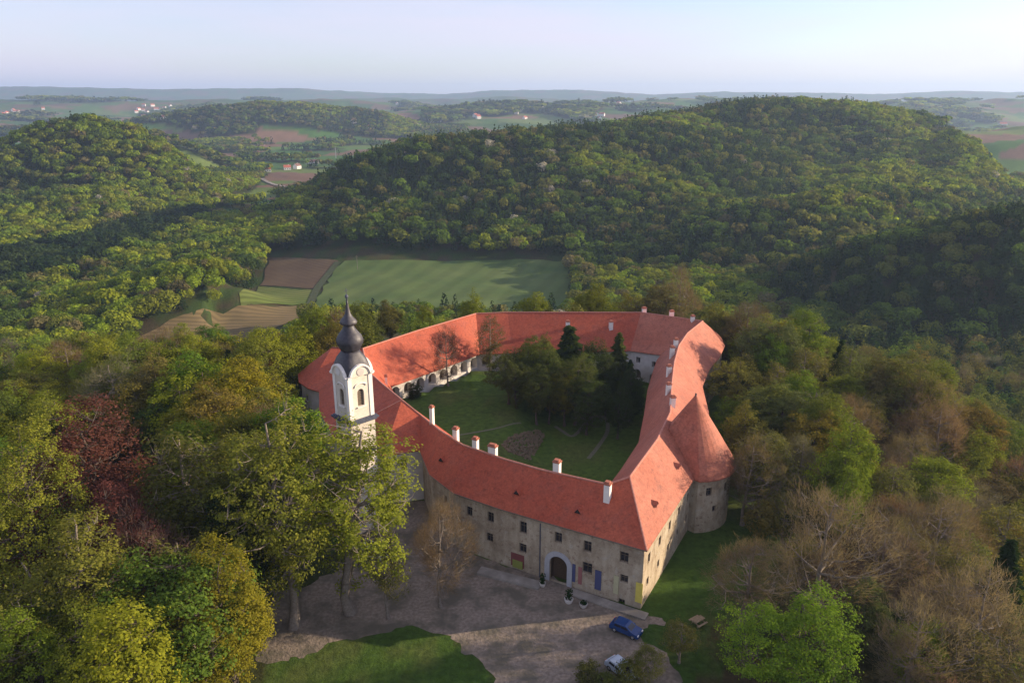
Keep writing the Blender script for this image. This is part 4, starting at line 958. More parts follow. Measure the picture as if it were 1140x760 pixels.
# ---------------------------------------------------------------- tree templates
def tubes_np(segs, n=5):
    V = []; F = []; b = 0
    for p0, p1, r0, r1 in segs:
        d = p1 - p0; L = np.linalg.norm(d)
        if L < 1e-4: continue
        d = d / L; a = np.cross(d, [0.3, 0.2, 0.93] if abs(d[2]) < 0.9 else [1, 0.1, 0]); a /= np.linalg.norm(a); c = np.cross(d, a)
        t = np.arange(n) * 2 * np.pi / n; ring = np.outer(np.cos(t), a) + np.outer(np.sin(t), c)
        V.append(p0 + ring * r0); V.append(p1 + ring * r1)
        for i in range(n): j = (i + 1) % n; F.append((b + i, b + j, b + n + j, b + n + i))
        b += 2 * n
    return np.concatenate(V), np.array(F)
def tree_template(seed, h=1.0, la=0.17, limb=0.011, style='leafy', tf=0.25, spread=0.32, n1=13, n2=75, n3=330, leaves=26, leaf=0.017, blob=0.035, lean=0.0, forks=1):
    """unit height tree; returns (trunkV, trunkF, crownV, crownF, tint)"""
    g = np.random.default_rng(seed); segs = []
    top = 0.93; zz = np.linspace(0, top, 11); wob = np.cumsum(g.normal(0, 0.007, (11, 2)), 0); wob[0] = 0
    wob[:, 0] += lean * (zz ** 1.6)
    tr = np.column_stack([wob, zz]); base_r = 0.019
    rad = base_r * (1.05 - zz) ** 1.0 + 0.0015; rad[0] *= 1.5
    for i in range(10): segs.append((tr[i], tr[i + 1], rad[i], rad[i + 1]))
    if forks > 1:
        for f in range(forks - 1):
            a = g.uniform(0, 6.28); p = np.array([np.cos(a) * 0.02, np.sin(a) * 0.02, 0]); pr = base_r * 0.9
            for i in range(8):
                q = p + np.array([np.cos(a) * 0.016 * (1 + i * .25), np.sin(a) * 0.016 * (1 + i * .25), 0.088]); segs.append((p, q, pr, pr * 0.84)); p = q; pr *= 0.84
    cz = (tf + 1) / 2; az = (1 - tf) / 2
    ph = g.uniform(0, 6.28, 12); fr = g.normal(0, 2.2, (12, 3))
    def lump(d): return 1 + la * np.sum([np.sin(d @ fr[k] + ph[k]) for k in range(6)], 0) / 1.6
    def sample(n, lo, hi):
        d = g.normal(0, 1, (n, 3)); d /= np.linalg.norm(d, axis=1)[:, None]; r = g.uniform(lo, hi, n) ** 0.6
        p = d * (r * np.clip(lump(d), 0.5, 1.35))[:, None]
        p[:, :2] *= spread * (1 - 0.25 * p[:, 2:3] * (p[:, 2:3] > 0)) ; p[:, 2] = p[:, 2] * az + cz
        p[:, 0] += lean * np.clip(p[:, 2], 0, 1) ** 1.6
        return p
    def grow(targets, nodes, nrad, rr, updrop):
        newn, newr = [], []
        for t in targets:
            dz = t[2] - nodes[:, 2]; hd = np.hypot(nodes[:, 0] - t[0], nodes[:, 1] - t[1])
            cost = np.sqrt(hd ** 2 + dz ** 2) + 1.5 * np.clip(updrop * hd - dz, 0, None); k = int(np.argmin(cost)); s = nodes[k]; r0 = min(nrad[k] * 0.75, rr); 
            mid = (s + t) / 2 + np.array([0, 0, -0.10 * np.linalg.norm(t - s)]) + g.normal(0, 0.05, 3) * np.linalg.norm(t - s)
            pts = [s, (s * 0.5 + mid * 0.5) + 0, mid, (mid + t) / 2, t]; r = [r0, r0 * .85, r0 * 0.65, r0 * .45, r0 * 0.25]
            for i in range(4):
                segs.append((pts[i], pts[i + 1], r[i], r[i + 1]))
                if i: newn.append(pts[i]); newr.append(r[i])
            newn.append(t); newr.append(r[-1])
        return np.array(newn), np.array(newr)
    trn = tr[(zz > tf * 0.8)]; trr = rad[(zz > tf * 0.8)]
    N1, R1 = grow(sample(n1, 0.25, 0.8), trn, trr, limb, 0.6)
    N2, R2 = grow(sample(n2, 0.3, 1.0), np.concatenate([N1, trn[-2:]]), np.concatenate([R1, trr[-2:]]), 0.005, 0.2)
    s3 = sample(n3, 0.45, 1.05)
    N3, R3 = grow(s3, N2, np.clip(R2, 0.002, 1), 0.0030 if style == 'bare' else 0.0022, 0.0)
    tv, tfc = tubes_np(segs, 5)
    if style == 'bare':
        nt = leaves * n3; o = s3[g.integers(0, n3, nt)] + g.normal(0, blob, (nt, 3)); d = g.normal(0, 1, (nt, 3)); c = np.array([0, 0, tf + 0.1]); dd = o - c; dd /= np.linalg.norm(dd, axis=1)[:, None]
        d = dd + 0.5 * d; d /= np.linalg.norm(d, axis=1)[:, None]; L = g.uniform(0.03, 0.075, nt)[:, None]; side = np.cross(d, g.normal(0, 1, (nt, 3))); side /= np.linalg.norm(side, axis=1)[:, None]
        w = leaf * 0.075; V = np.stack([o - side * w, o + side * w, o + d * L + side * w * 0.4, o + d * L - side * w * .4], 1).reshape(-1, 3)
    else:
        nt = leaves * n3; idx = g.integers(0, n3, nt); o = s3[idx] + g.normal(0, blob, (nt, 3)) * np.array([1, 1, 0.7])
        c = s3[idx] - np.array([0, 0, 0.02]); nrm = (o - c) / blob * 0.5 + (s3[idx] - np.array([0, 0, cz - 0.1])) / spread * 0.7 + g.normal(0, 0.55, (nt, 3)) + np.array([0, 0, 0.3])
        nrm /= np.linalg.norm(nrm, axis=1)[:, None]; a = np.cross(nrm, g.normal(0, 1, (nt, 3))); a /= np.linalg.norm(a, axis=1)[:, None]; b = np.cross(nrm, a)
        s = (leaf * g.uniform(0.55, 1.35, nt))[:, None]
        V = np.stack([o - a * s, o - b * s * 0.65, o + a * s, o + b * s * 0.65], 1).reshape(-1, 3)
    F = np.arange(len(V)).reshape(-1, 4); tint = np.repeat(np.clip(g.normal(0.5, 0.2, len(F)) + np.repeat(0, len(F)), 0, 1), 4)
    return tv, tfc, V, F, tint
def conifer_template(seed, n=5200):
    g = np.random.default_rng(seed); t = g.uniform(0, 1, n) ** 0.75; z = 1 - t * 0.93; layer = 0.75 + 0.25 * np.cos(z * 60 + g.uniform(0, 6))
    r = (0.02 + 0.2 * t) * layer * g.uniform(0.35, 1.05, n) ** 0.5; a = g.uniform(0, 6.28, n); lob = 1 + 0.22 * np.sin(3 * a + z * 9) + 0.12 * np.sin(7 * a + 20 * z); r = r * lob
    o = np.stack([r * np.cos(a), r * np.sin(a), z - r * 0.35], 1); out = np.stack([np.cos(a), np.sin(a), np.full(n, -0.25)], 1) + g.normal(0, 0.25, (n, 3)); out /= np.linalg.norm(out, axis=1)[:, None]
    side = np.cross(out, g.normal(0, 0.4, (n, 3)) + [0, 0, 1]); side /= np.linalg.norm(side, axis=1)[:, None]; s = g.uniform(0.014, 0.028, n)[:, None]
    V = np.stack([o - out * s, o - side * s * 0.5, o + out * s, o + side * s * 0.5], 1).reshape(-1, 3); F = np.arange(len(V)).reshape(-1, 4)
    tint = np.repeat(np.clip(g.normal(0.45, 0.2, n), 0, 1), 4)
    tv, tfc = tubes_np([(np.array([0, 0, 0.]), np.array([0, 0, 0.95]), 0.018, 0.003)], 6); return tv, tfc, V, F, tint
TPL = {}
TPL['leafy'] = [tree_template(s, tf=0.2 + 0.05 * (s % 3), spread=0.27 + 0.03 * (s % 4), n2=90, n3=460, leaves=46, leaf=0.0088, blob=0.023, la=0.24) for s in range(7)]
TPL['tall'] = [tree_template(20 + s, tf=0.24, spread=0.20 + 0.02 * s, la=0.30, n1=15, n2=115, leaves=36, n3=600, leaf=0.0056, blob=0.0135, forks=1 + s % 2, lean=0.05 * s) for s in range(3)]
TPL['fine'] = [tree_template(s + 10, tf=0.16 + 0.04 * (s % 3), spread=0.25 + 0.03 * (s % 3), n1=16, n2=120, n3=640, leaves=50, leaf=0.0057, blob=0.018, la=0.26) for s in range(5)]
TPL['sparse'] = [tree_template(40 + s, tf=0.22, spread=0.28, n3=380, leaves=17, leaf=0.009, blob=0.024) for s in range(3)]
TPL['bare'] = [tree_template(60 + s, style='bare', tf=0.2, spread=0.32, leaves=24, leaf=0.013, blob=0.024, la=0.24, limb=0.015) for s in range(4)]
TPL['conifer'] = [conifer_template(80 + s) for s in range(3)]
TPL['bush'] = [tree_template(90 + s, tf=0.02, spread=0.48, n1=8, n2=40, n3=150, leaves=26, leaf=0.03, blob=0.06) for s in range(2)]
MESH = {}
for k, L_ in TPL.items():
    for i, (tv, tf_, V, F, tint) in enumerate(L_):
        mt = mesh_np('trunk', tv, tf_, True); mt.materials.append(M['bark_pale'] if k in ('tall', 'bare', 'sparse') else M['bark'])
        mc = mesh_np('crown', V, F, False, {'tint': ('FLOAT', tint)}); mc.materials.append(M['leaf']); MESH[(k, i)] = (mt, mc)
KINDN = {'fine': 'broadleaf_tree', 'leafy': 'broadleaf_tree', 'tall': 'tall_tree', 'sparse': 'young_leafed_tree', 'bare': 'bare_tree', 'conifer': 'conifer', 'bush': 'bush'}
CROWNN = {'bare': 'twigs', 'bush': 'foliage'}
def put_tree(kind, v, x, y, z, h, wscale, rz, col, label, group=None, cat='tree', name=None):
    v = v % len(TPL[kind]); mt, mc = MESH[(kind, v)]
    t = empty(name or KINDN[kind], (x, y, z - 0.15), rz); t.scale = (h * wscale, h * wscale, h); tag(t, label, cat, group)
    a_ = bpy.data.objects.new('trunk' if kind != 'bush' else 'stem', mt); COL.objects.link(a_); a_.parent = t
    b_ = bpy.data.objects.new(CROWNN.get(kind, 'crown'), mc); COL.objects.link(b_); b_.parent = t; b_.color = (*col, 1)
    return t
YG = (0.155, 0.165, 0.022); GR = (0.085, 0.135, 0.02); OL = (0.10, 0.105, 0.028); BR = (0.135, 0.098, 0.062); BRG = (0.15, 0.12, 0.088); DK = (0.028, 0.05, 0.016); GOLD = (0.20, 0.165, 0.02); RED = (0.13, 0.055, 0.042); BG = (0.12, 0.20, 0.02)
MID = (0.055, 0.085, 0.02); BLOS = (0.34, 0.32, 0.29)
# hero trees: kind, variant, crown-top pixel, height, ground z, width scale, colour, label. The foot is found from the top.
def foot_from_top(px, py, h, z=None):
    """ground point of a tree of height h whose top shows at the pixel"""
    d = ray(px, py); ts = np.geomspace(40, 4000, 1200); X = d[0] * ts; Y = d[1] * ts; Z = CAMH + d[2] * ts - h
    g = terrain(X, Y); k = np.nonzero(Z < g)[0]; i = k[0] if len(k) else -1
    return X[i], Y[i], g[i]
taken = []
HERO = [
 ('tall', 0, (300, 452), 31, 0.95, (0.20, 0.215, 0.035), 'tall slender yellow green tree with bare pale trunk left of the bell tower'),
 ('tall', 2, (372, 458), 29, 1.15, (0.20, 0.23, 0.028), 'tall leaning yellow green tree standing in front of the bell tower'),
 ('tall', 1, (255, 480), 27, 1.0, (0.155, 0.175, 0.035), 'tall olive tree just left of the slender tree with the bare pale trunk'),
 ('sparse', 0, (196, 470), 27, 1.1, OL, 'thinly leafed olive tree with forked pale trunk right of the red beech'),
 ('fine', 1, (80, 462), 28, 1.2, RED, 'dark red leaved beech among the green trees at left'),
 ('fine', 3, (128, 545), 23, 0.85, (0.13, 0.05, 0.042), 'smaller dark red tree below and right of the big red beech'),
 ('bare', 0, (132, 580), 21, 0.9, (0.20, 0.13, 0.115), 'leafless pinkish grey tree in front of the smaller red tree'),
 ('fine', 0, (20, 500), 28, 0.8, (0.20, 0.215, 0.03), 'big yellow green tree at the left edge of the picture below the red beech'),
 ('tall', 1, (62, 572), 25, 1.1, (0.185, 0.19, 0.035), 'round yellow green tree right of the big one at the left edge'),
 ('fine', 4, (30, 672), 18, 1.1, (0.16, 0.22, 0.025), 'bright green tree in the bottom left corner'),
 ('fine', 2, (112, 680), 17, 1.15, (0.19, 0.22, 0.028), 'yellow green tree at the bottom, right of the bright green corner tree'),
 ('fine', 3, (245, 618), 20, 1.15, (0.21, 0.195, 0.022), 'golden yellow tree at the bottom left of the two tall pale trunks'),
 ('sparse', 1, (190, 590), 20, 1.0, (0.12, 0.125, 0.03), 'dark olive tree left of the golden yellow tree'),
 ('leafy', 4, (255, 560), 19, 0.8, DK, 'very dark tree behind the golden yellow tree'),
 ('bare', 1, (487, 563), 15.5, 0.85, (0.16, 0.115, 0.08), 'leafless brown tree standing alone on the forecourt before the facade'),
 ('sparse', 1, (426, 585), 14, 0.7, (0.12, 0.12, 0.035), 'slim tree with thin leaves at the left edge of the forecourt'),
 ('bare', 2, (497, 364), -155.5, 0.8, (0.05, 0.034, 0.028), 'dark leafless tree on the courtyard lawn before the arcade'),
 ('sparse', 2, (545, 352), 13.5, 0.8, (0.09, 0.085, 0.03), 'thin brownish olive tree in the courtyard right of the dark leafless one'),
 ('conifer', 0, (634, 362), 18, 1.9, (0.05, 0.075, 0.022), 'broad dark evergreen, tallest of the courtyard trees'),
 ('leafy', 2, (590, 378), 14, 1.1, (0.10, 0.125, 0.028), 'olive tree left of the broad dark courtyard evergreen'),
 ('leafy', 5, (612, 388), 14.5, 1.05, (0.075, 0.10, 0.025), 'dark bushy tree in front of the broad courtyard evergreen'),
 ('leafy', 3, (660, 378), 15, 0.95, (0.055, 0.08, 0.022), 'dark tree right of the broad courtyard evergreen'),
 ('conifer', 1, (690, 370), 16.5, 1.4, (0.09, 0.11, 0.03), 'slim olive tipped evergreen at the right of the courtyard'),
 ('leafy', 1, (630, 412), 12.5, 0.95, (0.17, 0.17, 0.03), 'yellow olive tree at the front of the courtyard grove'),
 ('leafy', 6, (575, 405), 10, 0.9, (0.08, 0.095, 0.028), 'low dark tree at the left end of the courtyard grove'),
 ('conifer', 2, (702, 400), 12, 1.1, DK, 'short dark conifer near the east courtyard wall'),
 ('leafy', 1, (648, 398), 14, 1.0, (0.085, 0.115, 0.028), 'dark green tree in the middle of the courtyard grove behind the yellow olive one'),
 ('leafy', 4, (676, 400), 13, 0.85, (0.055, 0.075, 0.022), 'very dark round tree at the right front of the courtyard grove'),
 ('leafy', 5, (606, 372), 13, 0.8, (0.12, 0.11, 0.03), 'brown olive tree at the back of the courtyard grove'),
 ('leafy', 3, (566, 388), 12.5, 1.0, (0.09, 0.105, 0.03), 'olive tree at the upper left of the courtyard grove'),
 ('leafy', 0, (704, 412), 11.5, 0.9, (0.05, 0.07, 0.022), 'dark tree close to the east courtyard wall beside the short conifer'),
 ('leafy', 6, (655, 420), 12.5, 0.95, (0.06, 0.085, 0.024), 'dark green tree at the lower right of the courtyard grove'),
 ('leafy', 2, (612, 418), 11, 0.9, (0.13, 0.135, 0.03), 'small yellow olive tree at the lower left of the courtyard grove'),
 ('leafy', 1, (598, 410), 12.5, 0.95, (0.085, 0.105, 0.028), 'olive green tree at the near left edge of the courtyard grove'),
 ('fine', 2, (642, 400), 14.5, 1.0, (0.10, 0.12, 0.03), 'full olive tree at the near edge of the courtyard grove above the curved path'),
 ('leafy', 5, (690, 432), 11, 0.9, (0.045, 0.065, 0.02), 'dark tree nearest the east wing in the courtyard'),
 ('bush', 0, (448, 414), 3.4, 1.0, (0.04, 0.05, 0.02), 'dark bush at the west end of the courtyard arcade'),
 ('leafy', 0, (525, 328), -197, 0.95, (0.165, 0.20, 0.02), 'bright yellow green tree just beyond the north roof, above the dark leafless tree'),
 ('leafy', 3, (595, 324), -199, 1.0, (0.175, 0.205, 0.02), 'broad bright yellow green tree just beyond the middle of the north roof'),
 ('leafy', 5, (658, 316), -200, 0.95, (0.175, 0.19, 0.02), 'bright yellow green tree beyond the north roof, right of the broad one'),
 ('leafy', 2, (432, 337), -190, 0.95, (0.11, 0.105, 0.03), 'olive brown tree beyond the west roof right of the spire'),
 ('leafy', 4, (472, 343), -192, 0.9, (0.15, 0.18, 0.02), 'yellow green tree beyond the northwest roof right of the olive brown one'),
 ('leafy', 1, (345, 343), -172, 1.0, (0.15, 0.19, 0.02), 'bright yellow green tree directly left of the spire'),
 ('leafy', 6, (232, 362), 13, 1.0, (0.08, 0.15, 0.018), 'rounded fresh green tree at the near edge of the stubble field'),
 ('leafy', 0, (285, 376), 13, 1.0, (0.12, 0.11, 0.03), 'olive tree between the rounded green tree and the castle'),
 ('bare', 3, (838, 337), -172, 0.9, (0.115, 0.09, 0.062), 'large brown leafless tree beside the northeast corner of the castle'),
 ('bare', 0, (812, 348), -182, 0.8, (0.12, 0.10, 0.07), 'leafless tree touching the east end of the castle roof'),
 ('leafy', 3, (880, 354), -176, 0.9, (0.155, 0.14, 0.022), 'tall yellow olive tree right of the large brown leafless tree'),
 ('bare', 1, (760, 303), -200, 0.9, (0.14, 0.105, 0.07), 'leafless brown tree behind the northeast castle corner'),
 ('bare', 2, (932, 545), 21, 1.0, BRG, 'grey brown leafless tree in the middle of the wood right of the round tower'),
 ('bare', 3, (836, 600), 13, 1.2, (0.15, 0.12, 0.085), 'pale brown leafless tree beside the lawn right of the castle corner'),
 ('fine', 4, (892, 662), 16, 1.35, (0.15, 0.24, 0.025), 'fresh bright green tree at the bottom right of centre'),
 ('bare', 0, (1030, 672), 15, 1.0, (0.20, 0.16, 0.11), 'pale leafless tree at the bottom right of the bright green one'),
 ('bare', 1, (1105, 640), 18, 1.1, (0.17, 0.135, 0.10), 'grey leafless tree near the bottom right corner'),
 ('conifer', 1, (1128, 600), 19, 1.2, DK, 'dark conifer at the right edge of the picture'),
 ('sparse', 1, (760, 688), 6.5, 1.3, (0.13, 0.13, 0.035), 'low thin olive tree below the lawn right of the blue car'),
 ('sparse', 0, (722, 716), 5.5, 1.3, (0.11, 0.12, 0.03), 'small olive tree beside the pale blue car at the bottom'),
 ('bush', 0, (700, 738), 3.2, 1.1, (0.13, 0.14, 0.04), 'leafy bush directly in front of the pale blue car'),
 ('bush', 1, (676, 748), 2.4, 1.1, (0.10, 0.12, 0.03), 'low bush at the bottom edge left of the pale blue car'),
 ('bush', 1, (655, 737), 3, 1.0, (0.11, 0.115, 0.035), 'olive bush at the bottom edge of the forecourt'),
]
for kd, v, (px, py), h, ws, col, lab in HERO:
    if h < 0:
        d = ray(px, py); t = -h / d[1]; x, y = d[0] * t, -h; z = gz(x, y); h = CAMH + d[2] * t - z
    else: x, y, z = foot_from_top(px, py, h)
    if kd == 'bush' and px == 448: x, y = -21.2, 148.6; z = gz(x, y)
    if lab.startswith('small olive tree beside'): pass
    name = 'beech_tree' if 'beech' in lab else None
    put_tree(kd, v, x, y, z, h, ws, (v * 1.7 + px) % 6.28 if kd != 'tall' else 0.0, col, lab, None, 'bush' if kd == 'bush' else 'tree', name)
    taken.append((x, y, h * 0.16))
# ---------------------------------------------------------------- woods
rs = np.random.default_rng(7)
def jgrid(x0, x1, y0, y1, s):
    gx, gy = np.meshgrid(np.arange(x0, x1, s), np.arange(y0, y1, s)); n = gx.size
    return gx.ravel() + rs.uniform(-0.42, 0.42, n) * s, gy.ravel() + rs.uniform(-0.42, 0.42, n) * s
def in_view(x, y, z, h, m=60):
    px, py, k = Q(x, y, z + h * 0.6); return (k > 20) & (px > -m) & (px < 1140 + m) & (py > -20) & (py < 760 + m * 1.5 + 120)
def visible(x, y, z, h, slack=3.0):
    """is the tree top above the terrain line of sight"""
    ok = np.ones(len(x), bool)
    for t in np.linspace(0.12, 0.985, 44):
        gx = x * t; gy = y * t; zl = CAMH + (z + h + slack - CAMH) * t; far = np.hypot(x, y) * (1 - t) > 18
        ok &= ~((terrain(gx, gy) + 7.0 * (np.hypot(gx, gy) > 250) > zl) & far)
    return ok
cast_ring = [(p[0], p[1]) for p in out_poly]
lawn_px = [(725, 690), (770, 590), (800, 600), (800, 690), (790, 712), (722, 712)]
LAWN = [P(*q, 0)[:2] for q in lawn_px]
GRASS = [P(*q, 0)[:2] for q in [(300, 705), (470, 680), (560, 770), (600, 1100), (200, 1100)]]
def clear_of(x, y):
    ok = ~pip(cast_ring, x, y); d, _ = segdist(x, y, cast_ring, True); ok &= d > np.where((x > 15) & (y < 100), 9.0, 4.8)
    for pl in (FORE, LAWN, GRASS): ok &= ~pip(pl, x, y); 
    d, _ = segdist(x, y, FORE, True); ok &= d > 2.5
    for v in FIELDS.values(): ok &= ~pip(v, x, y)
    # keep the view of the field open behind its near edge and the yard in front of it
    for hx, hy, hr in taken: ok &= np.hypot(x - hx, y - hy) > hr
    # nothing between the camera and the castle front
    ok &= ~((x > -20) & (x < 20) & (y < 82) & (y > 0))
    return ok
x, y = jgrid(-330, 330, 58, 330, 7.6); z = terrain(x, y)
h = rs.uniform(12, 19, len(x)) * np.where(y < 110, 1.1, 1.0)
h = np.where((x > 18) & (x < 75) & (y < 150), h * 0.82, h)
h = np.where((x > 16) & (y < 100), np.clip((x - 12) * 0.3 - z, 5, h), h)
h = np.where((y > 186) & (x < 25) & (x > -75), h * 0.72, h)
keep = clear_of(x, y) & in_view(x, y, z, h) 
# keep the bell tower, the roofs and the field free of hiding crowns
px, py, k = Q(x, y, z + h); hide = (y < 100) & (px > 325) & (px < 800) & (py < 640)
keep &= ~hide
keep &= ~((y > 184) & (px > 120) & (px < 640) & (py < np.where(px < 340, 376, 352)))
keep &= ~((y > 135) & (px > 135) & (px < 345) & (py < 364))
keep &= ~((px > 20) & (px < 165) & (py < 600) & (y < 118))
keep &= ~((x < -20) & (x > -60) & (y > 84) & (y < 137) & (py < 470) & (px > 325))
x, y, z, h = x[keep], y[keep], z[keep], h[keep]; vis = visible(x, y, z, h); x, y, z, h = x[vis], y[vis], z[vis], h[vis]
px, py, k = Q(x, y, z + h * 0.6); size = h / k; inside = (px > -15) & (px < 1155) & (py < 775)
order = np.argsort(-(size + inside * 1.0))
NIND = 250
def near_kind(x, y, r, q):
    right = x > 20
    n = float(fbm(x / 45, y / 45, 77))
    if right:
        pb = 0.22 + (0.48 - n) * 1.8 + (0.12 if y < 95 else 0) - (0.25 if y > 120 and x < 110 else 0)
        if r < pb: return 'bare', [BR, BRG, (0.13, 0.10, 0.07), (0.155, 0.12, 0.075)][int(q * 4)], 'bare'
        if r > 0.96: return 'conifer', DK, 'conifer'
        if r > 0.74: return 'sparse', (0.15, 0.155, 0.04), 'olive'
        return 'leafy', [(0.20, 0.205, 0.026), (0.15, 0.165, 0.03), (0.14, 0.195, 0.024), (0.135, 0.13, 0.045), (0.165, 0.16, 0.04)][int(q * 5)], ['yellow', 'olive', 'green', 'brown', 'brown'][int(q * 5)]
    if r < 0.14: return 'bare', [BR, BRG][int(q * 2)], 'bare'
    if r > 0.95: return 'conifer', DK, 'conifer'
    return 'leafy', [(0.185, 0.21, 0.028), (0.13, 0.20, 0.026), (0.155, 0.165, 0.034), (0.23, 0.26, 0.026), (0.105, 0.15, 0.026), (0.175, 0.165, 0.042)][int(q * 6)], ['olive', 'green', 'olive', 'yellow', 'dark', 'brown'][int(q * 6)]
CW = {'bare': 'leafless tree', 'conifer': 'dark conifer', 'olive': 'olive tree', 'yellow': 'yellow green tree', 'green': 'fresh green tree', 'dark': 'dark green tree', 'brown': 'brownish tree'}
def zone(px, py, y):
    if px > 560:
        if y > 185: return 'behind the north roof of the castle' if px < 700 else ('behind the northeast corner of the castle' if px < 850 else 'at the far end of the wood right of the castle')
        col_ = 'close beside the round tower' if px < 880 else ('in the right hand wood' if px < 1010 else 'near the right edge of the picture')
        if px < 880 and py > 610: col_ = 'below the lawn right of the castle corner'
        elif px < 880 and py < 470: col_ = 'beside the northeast wing of the castle'
        elif py > 640: col_ = 'in the bottom right of the wood' if px > 1000 else 'in the wood at the bottom right of centre'
        elif px > 880 and py < 480: col_ += ', upper part'
        elif px > 880 and py < 560: col_ += ', halfway down'
        return col_
    if y > 190: return 'behind the castle, left of the spire' if px > 250 else 'below the stubble field at left'
    if px > 250: return 'between the bell tower and the wood at left'
    if py > 640: return 'in the bottom left corner of the wood'
    if py > 520: return 'below the red beech at left'
    return ('at the left edge above the red beech' if px < 110 else 'right of the red beech') if y < 160 else 'in the upper part of the wood left of the castle'
stuff = []; LT = []
for n_, i in enumerate(order):
    r, q, v, rot = rs.uniform(), rs.uniform(0, 0.999), int(rs.integers(0, 7)), rs.uniform(0, 6.28)
    kd, col, cw = near_kind(x[i], y[i], r, q); col = tuple(c * rs.uniform(0.85, 1.18) for c in col); ws = rs.uniform(0.95, 1.35) if kd != 'conifer' else 1.1
    if n_ < NIND and inside[i]:
        zn = zone(px[i], py[i], y[i]); sz = 'tall ' if h[i] > 17 else ('low ' if h[i] < 12.5 else ''); wd = 'wide ' if ws > 1.24 else ('slim ' if ws < 1.03 else '')
        nm_ = (sz + wd + CW[cw]).replace('  ', ' '); LT.append((px[i], put_tree(kd, v, x[i], y[i], z[i], h[i], ws, rot, col, f'{nm_} {zn}', f'{nm_}s {zn}')))
    else: stuff.append((kd, v, x[i], y[i], z[i], h[i], ws, rot, col))
by = {}
for p_, t_ in LT: by.setdefault(t_['label'], []).append((p_, t_))
ORD = {2: ['left one of two', 'right one of two'], 3: ['leftmost of three', 'middle of three', 'rightmost of three'], 4: ['leftmost of four', 'second of four from left', 'third of four from left', 'rightmost of four']}
for lb, L_ in by.items():
    if len(L_) in ORD and len(lb.split()) <= 11:
        for (p_, t_), w_ in zip(sorted(L_, key=lambda a: a[0]), ORD[len(L_)]): t_['label'] = f'{lb}, {w_}'
print('near trees', len(order), 'stuff', len(stuff))
def merge(name, items, tplf, label, trunk=True):
    """items: kind, v, x, y, z, h, ws, rot, col"""
    VV, CC, TT, FF = [], [], [], []; b = 0; g = np.random.default_rng(3)
    for it in items:
        kd, v, X, Y, Z, H, ws, rot, col = it; V, F, tint = tplf(kd, v, g); c, s = math.cos(rot), math.sin(rot)
        W = np.empty_like(V); W[:, 0] = (V[:, 0] * c - V[:, 1] * s) * H * ws + X; W[:, 1] = (V[:, 0] * s + V[:, 1] * c) * H * ws + Y; W[:, 2] = V[:, 2] * H + Z
        VV.append(W); FF.append(F + b); TT.append(tint); CC.append(np.broadcast_to(np.array([*col, 1.0], np.float32), (len(V), 4))); b += len(V)
    me = mesh_np(name, np.concatenate(VV), np.concatenate(FF), False, {'col': ('FLOAT_COLOR', np.concatenate(CC)), 'tint': ('FLOAT', np.concatenate(TT))})
    o = link(name, me, M['leafv']); tag(o, label, 'wood', None, 'stuff'); print(name, len(me.polygons)); return o
RED_ = {}
def near_tpl(kd, v, g):
    v = v % len(TPL[kd]); key = (kd, v)
    if key not in RED_:
        tv, tf_, V, F, tint = TPL[kd][v]; q = V.reshape(-1, 4, 3); sel = np.random.default_rng(1).permutation(len(q))[:2600 if kd != 'bare' else 3600]; q = q[sel]; c = q.mean(1, keepdims=True)
        f = 1.9 if kd != 'bare' else 1.5; q = c + (q - c) * f; RED_[key] = (q.reshape(-1, 3), np.arange(len(q) * 4).reshape(-1, 4), tint.reshape(-1, 4)[sel].ravel())
    return RED_[key]
merge('outer_wood', stuff, near_tpl, 'mixed spring wood continuing over the castle hill behind the nearer trees')
# --- far crowns: lumpy shells of leaf clumps
def shell(seed, n, conifer=False, fs=1.0):
    g = np.random.default_rng(seed)
    if conifer:
        t = g.uniform(0, 1, n) ** 0.6; z = 1 - t * 0.9; a = g.uniform(0, 6.28, n); r = 0.03 + 0.19 * t * g.uniform(0.8, 1.1, n)
        o = np.stack([r * np.cos(a), r * np.sin(a), z], 1); nrm = np.stack([np.cos(a), np.sin(a), np.full(n, 0.5)], 1)
    else:
        k = 7; lc = g.normal(0, 1, (k, 3)); lc /= np.linalg.norm(lc, axis=1)[:, None]; lc = lc * [0.21, 0.21, 0.20]; lc[:, 2] = abs(lc[:, 2]) * 0.9 - 0.02; lr = g.uniform(0.13, 0.23, k)
        i = g.integers(0, k, n); d = g.normal(0, 1, (n, 3)); d[:, 2] = d[:, 2] * 0.9 + 0.25; d /= np.linalg.norm(d, axis=1)[:, None]; o = lc[i] + d * lr[i][:, None]; o[:, 2] += 0.6; nrm = d.copy()
    nrm = nrm + g.normal(0, 0.33, (n, 3)); nrm /= np.linalg.norm(nrm, axis=1)[:, None]; a_ = np.cross(nrm, g.normal(0, 1, (n, 3))); a_ /= np.linalg.norm(a_, axis=1)[:, None]; b_ = np.cross(nrm, a_)
    s = (fs * g.uniform(0.7, 1.3, n) * (0.7 if conifer else 1))[:, None]; V = np.stack([o - a_ * s, o - b_ * s * .75, o + a_ * s, o + b_ * s * .75], 1).reshape(-1, 3)
    return V, np.arange(len(V)).reshape(-1, 4), np.repeat(np.clip(g.normal(0.5, 0.2, n), 0, 1), 4)
MIDS = {'leafy': [shell(s, 700, False, 0.036) for s in range(6)], 'conifer': [shell(30 + s, 260, True, 0.045) for s in range(3)]}
MIDS['fine'] = MIDS['leafy']; MIDS['bare'] = MIDS['leafy']; MIDS['sparse'] = MIDS['leafy']
HILLS = {'leafy': [shell(100 + s, 210, False, 0.058) for s in range(8)], 'conifer': [shell(130 + s, 70, True, 0.075) for s in range(4)]}
FARS = {'leafy': [shell(200 + s, 34, False, 0.15) for s in range(8)], 'conifer': [shell(230 + s, 26, True, 0.12) for s in range(4)]}
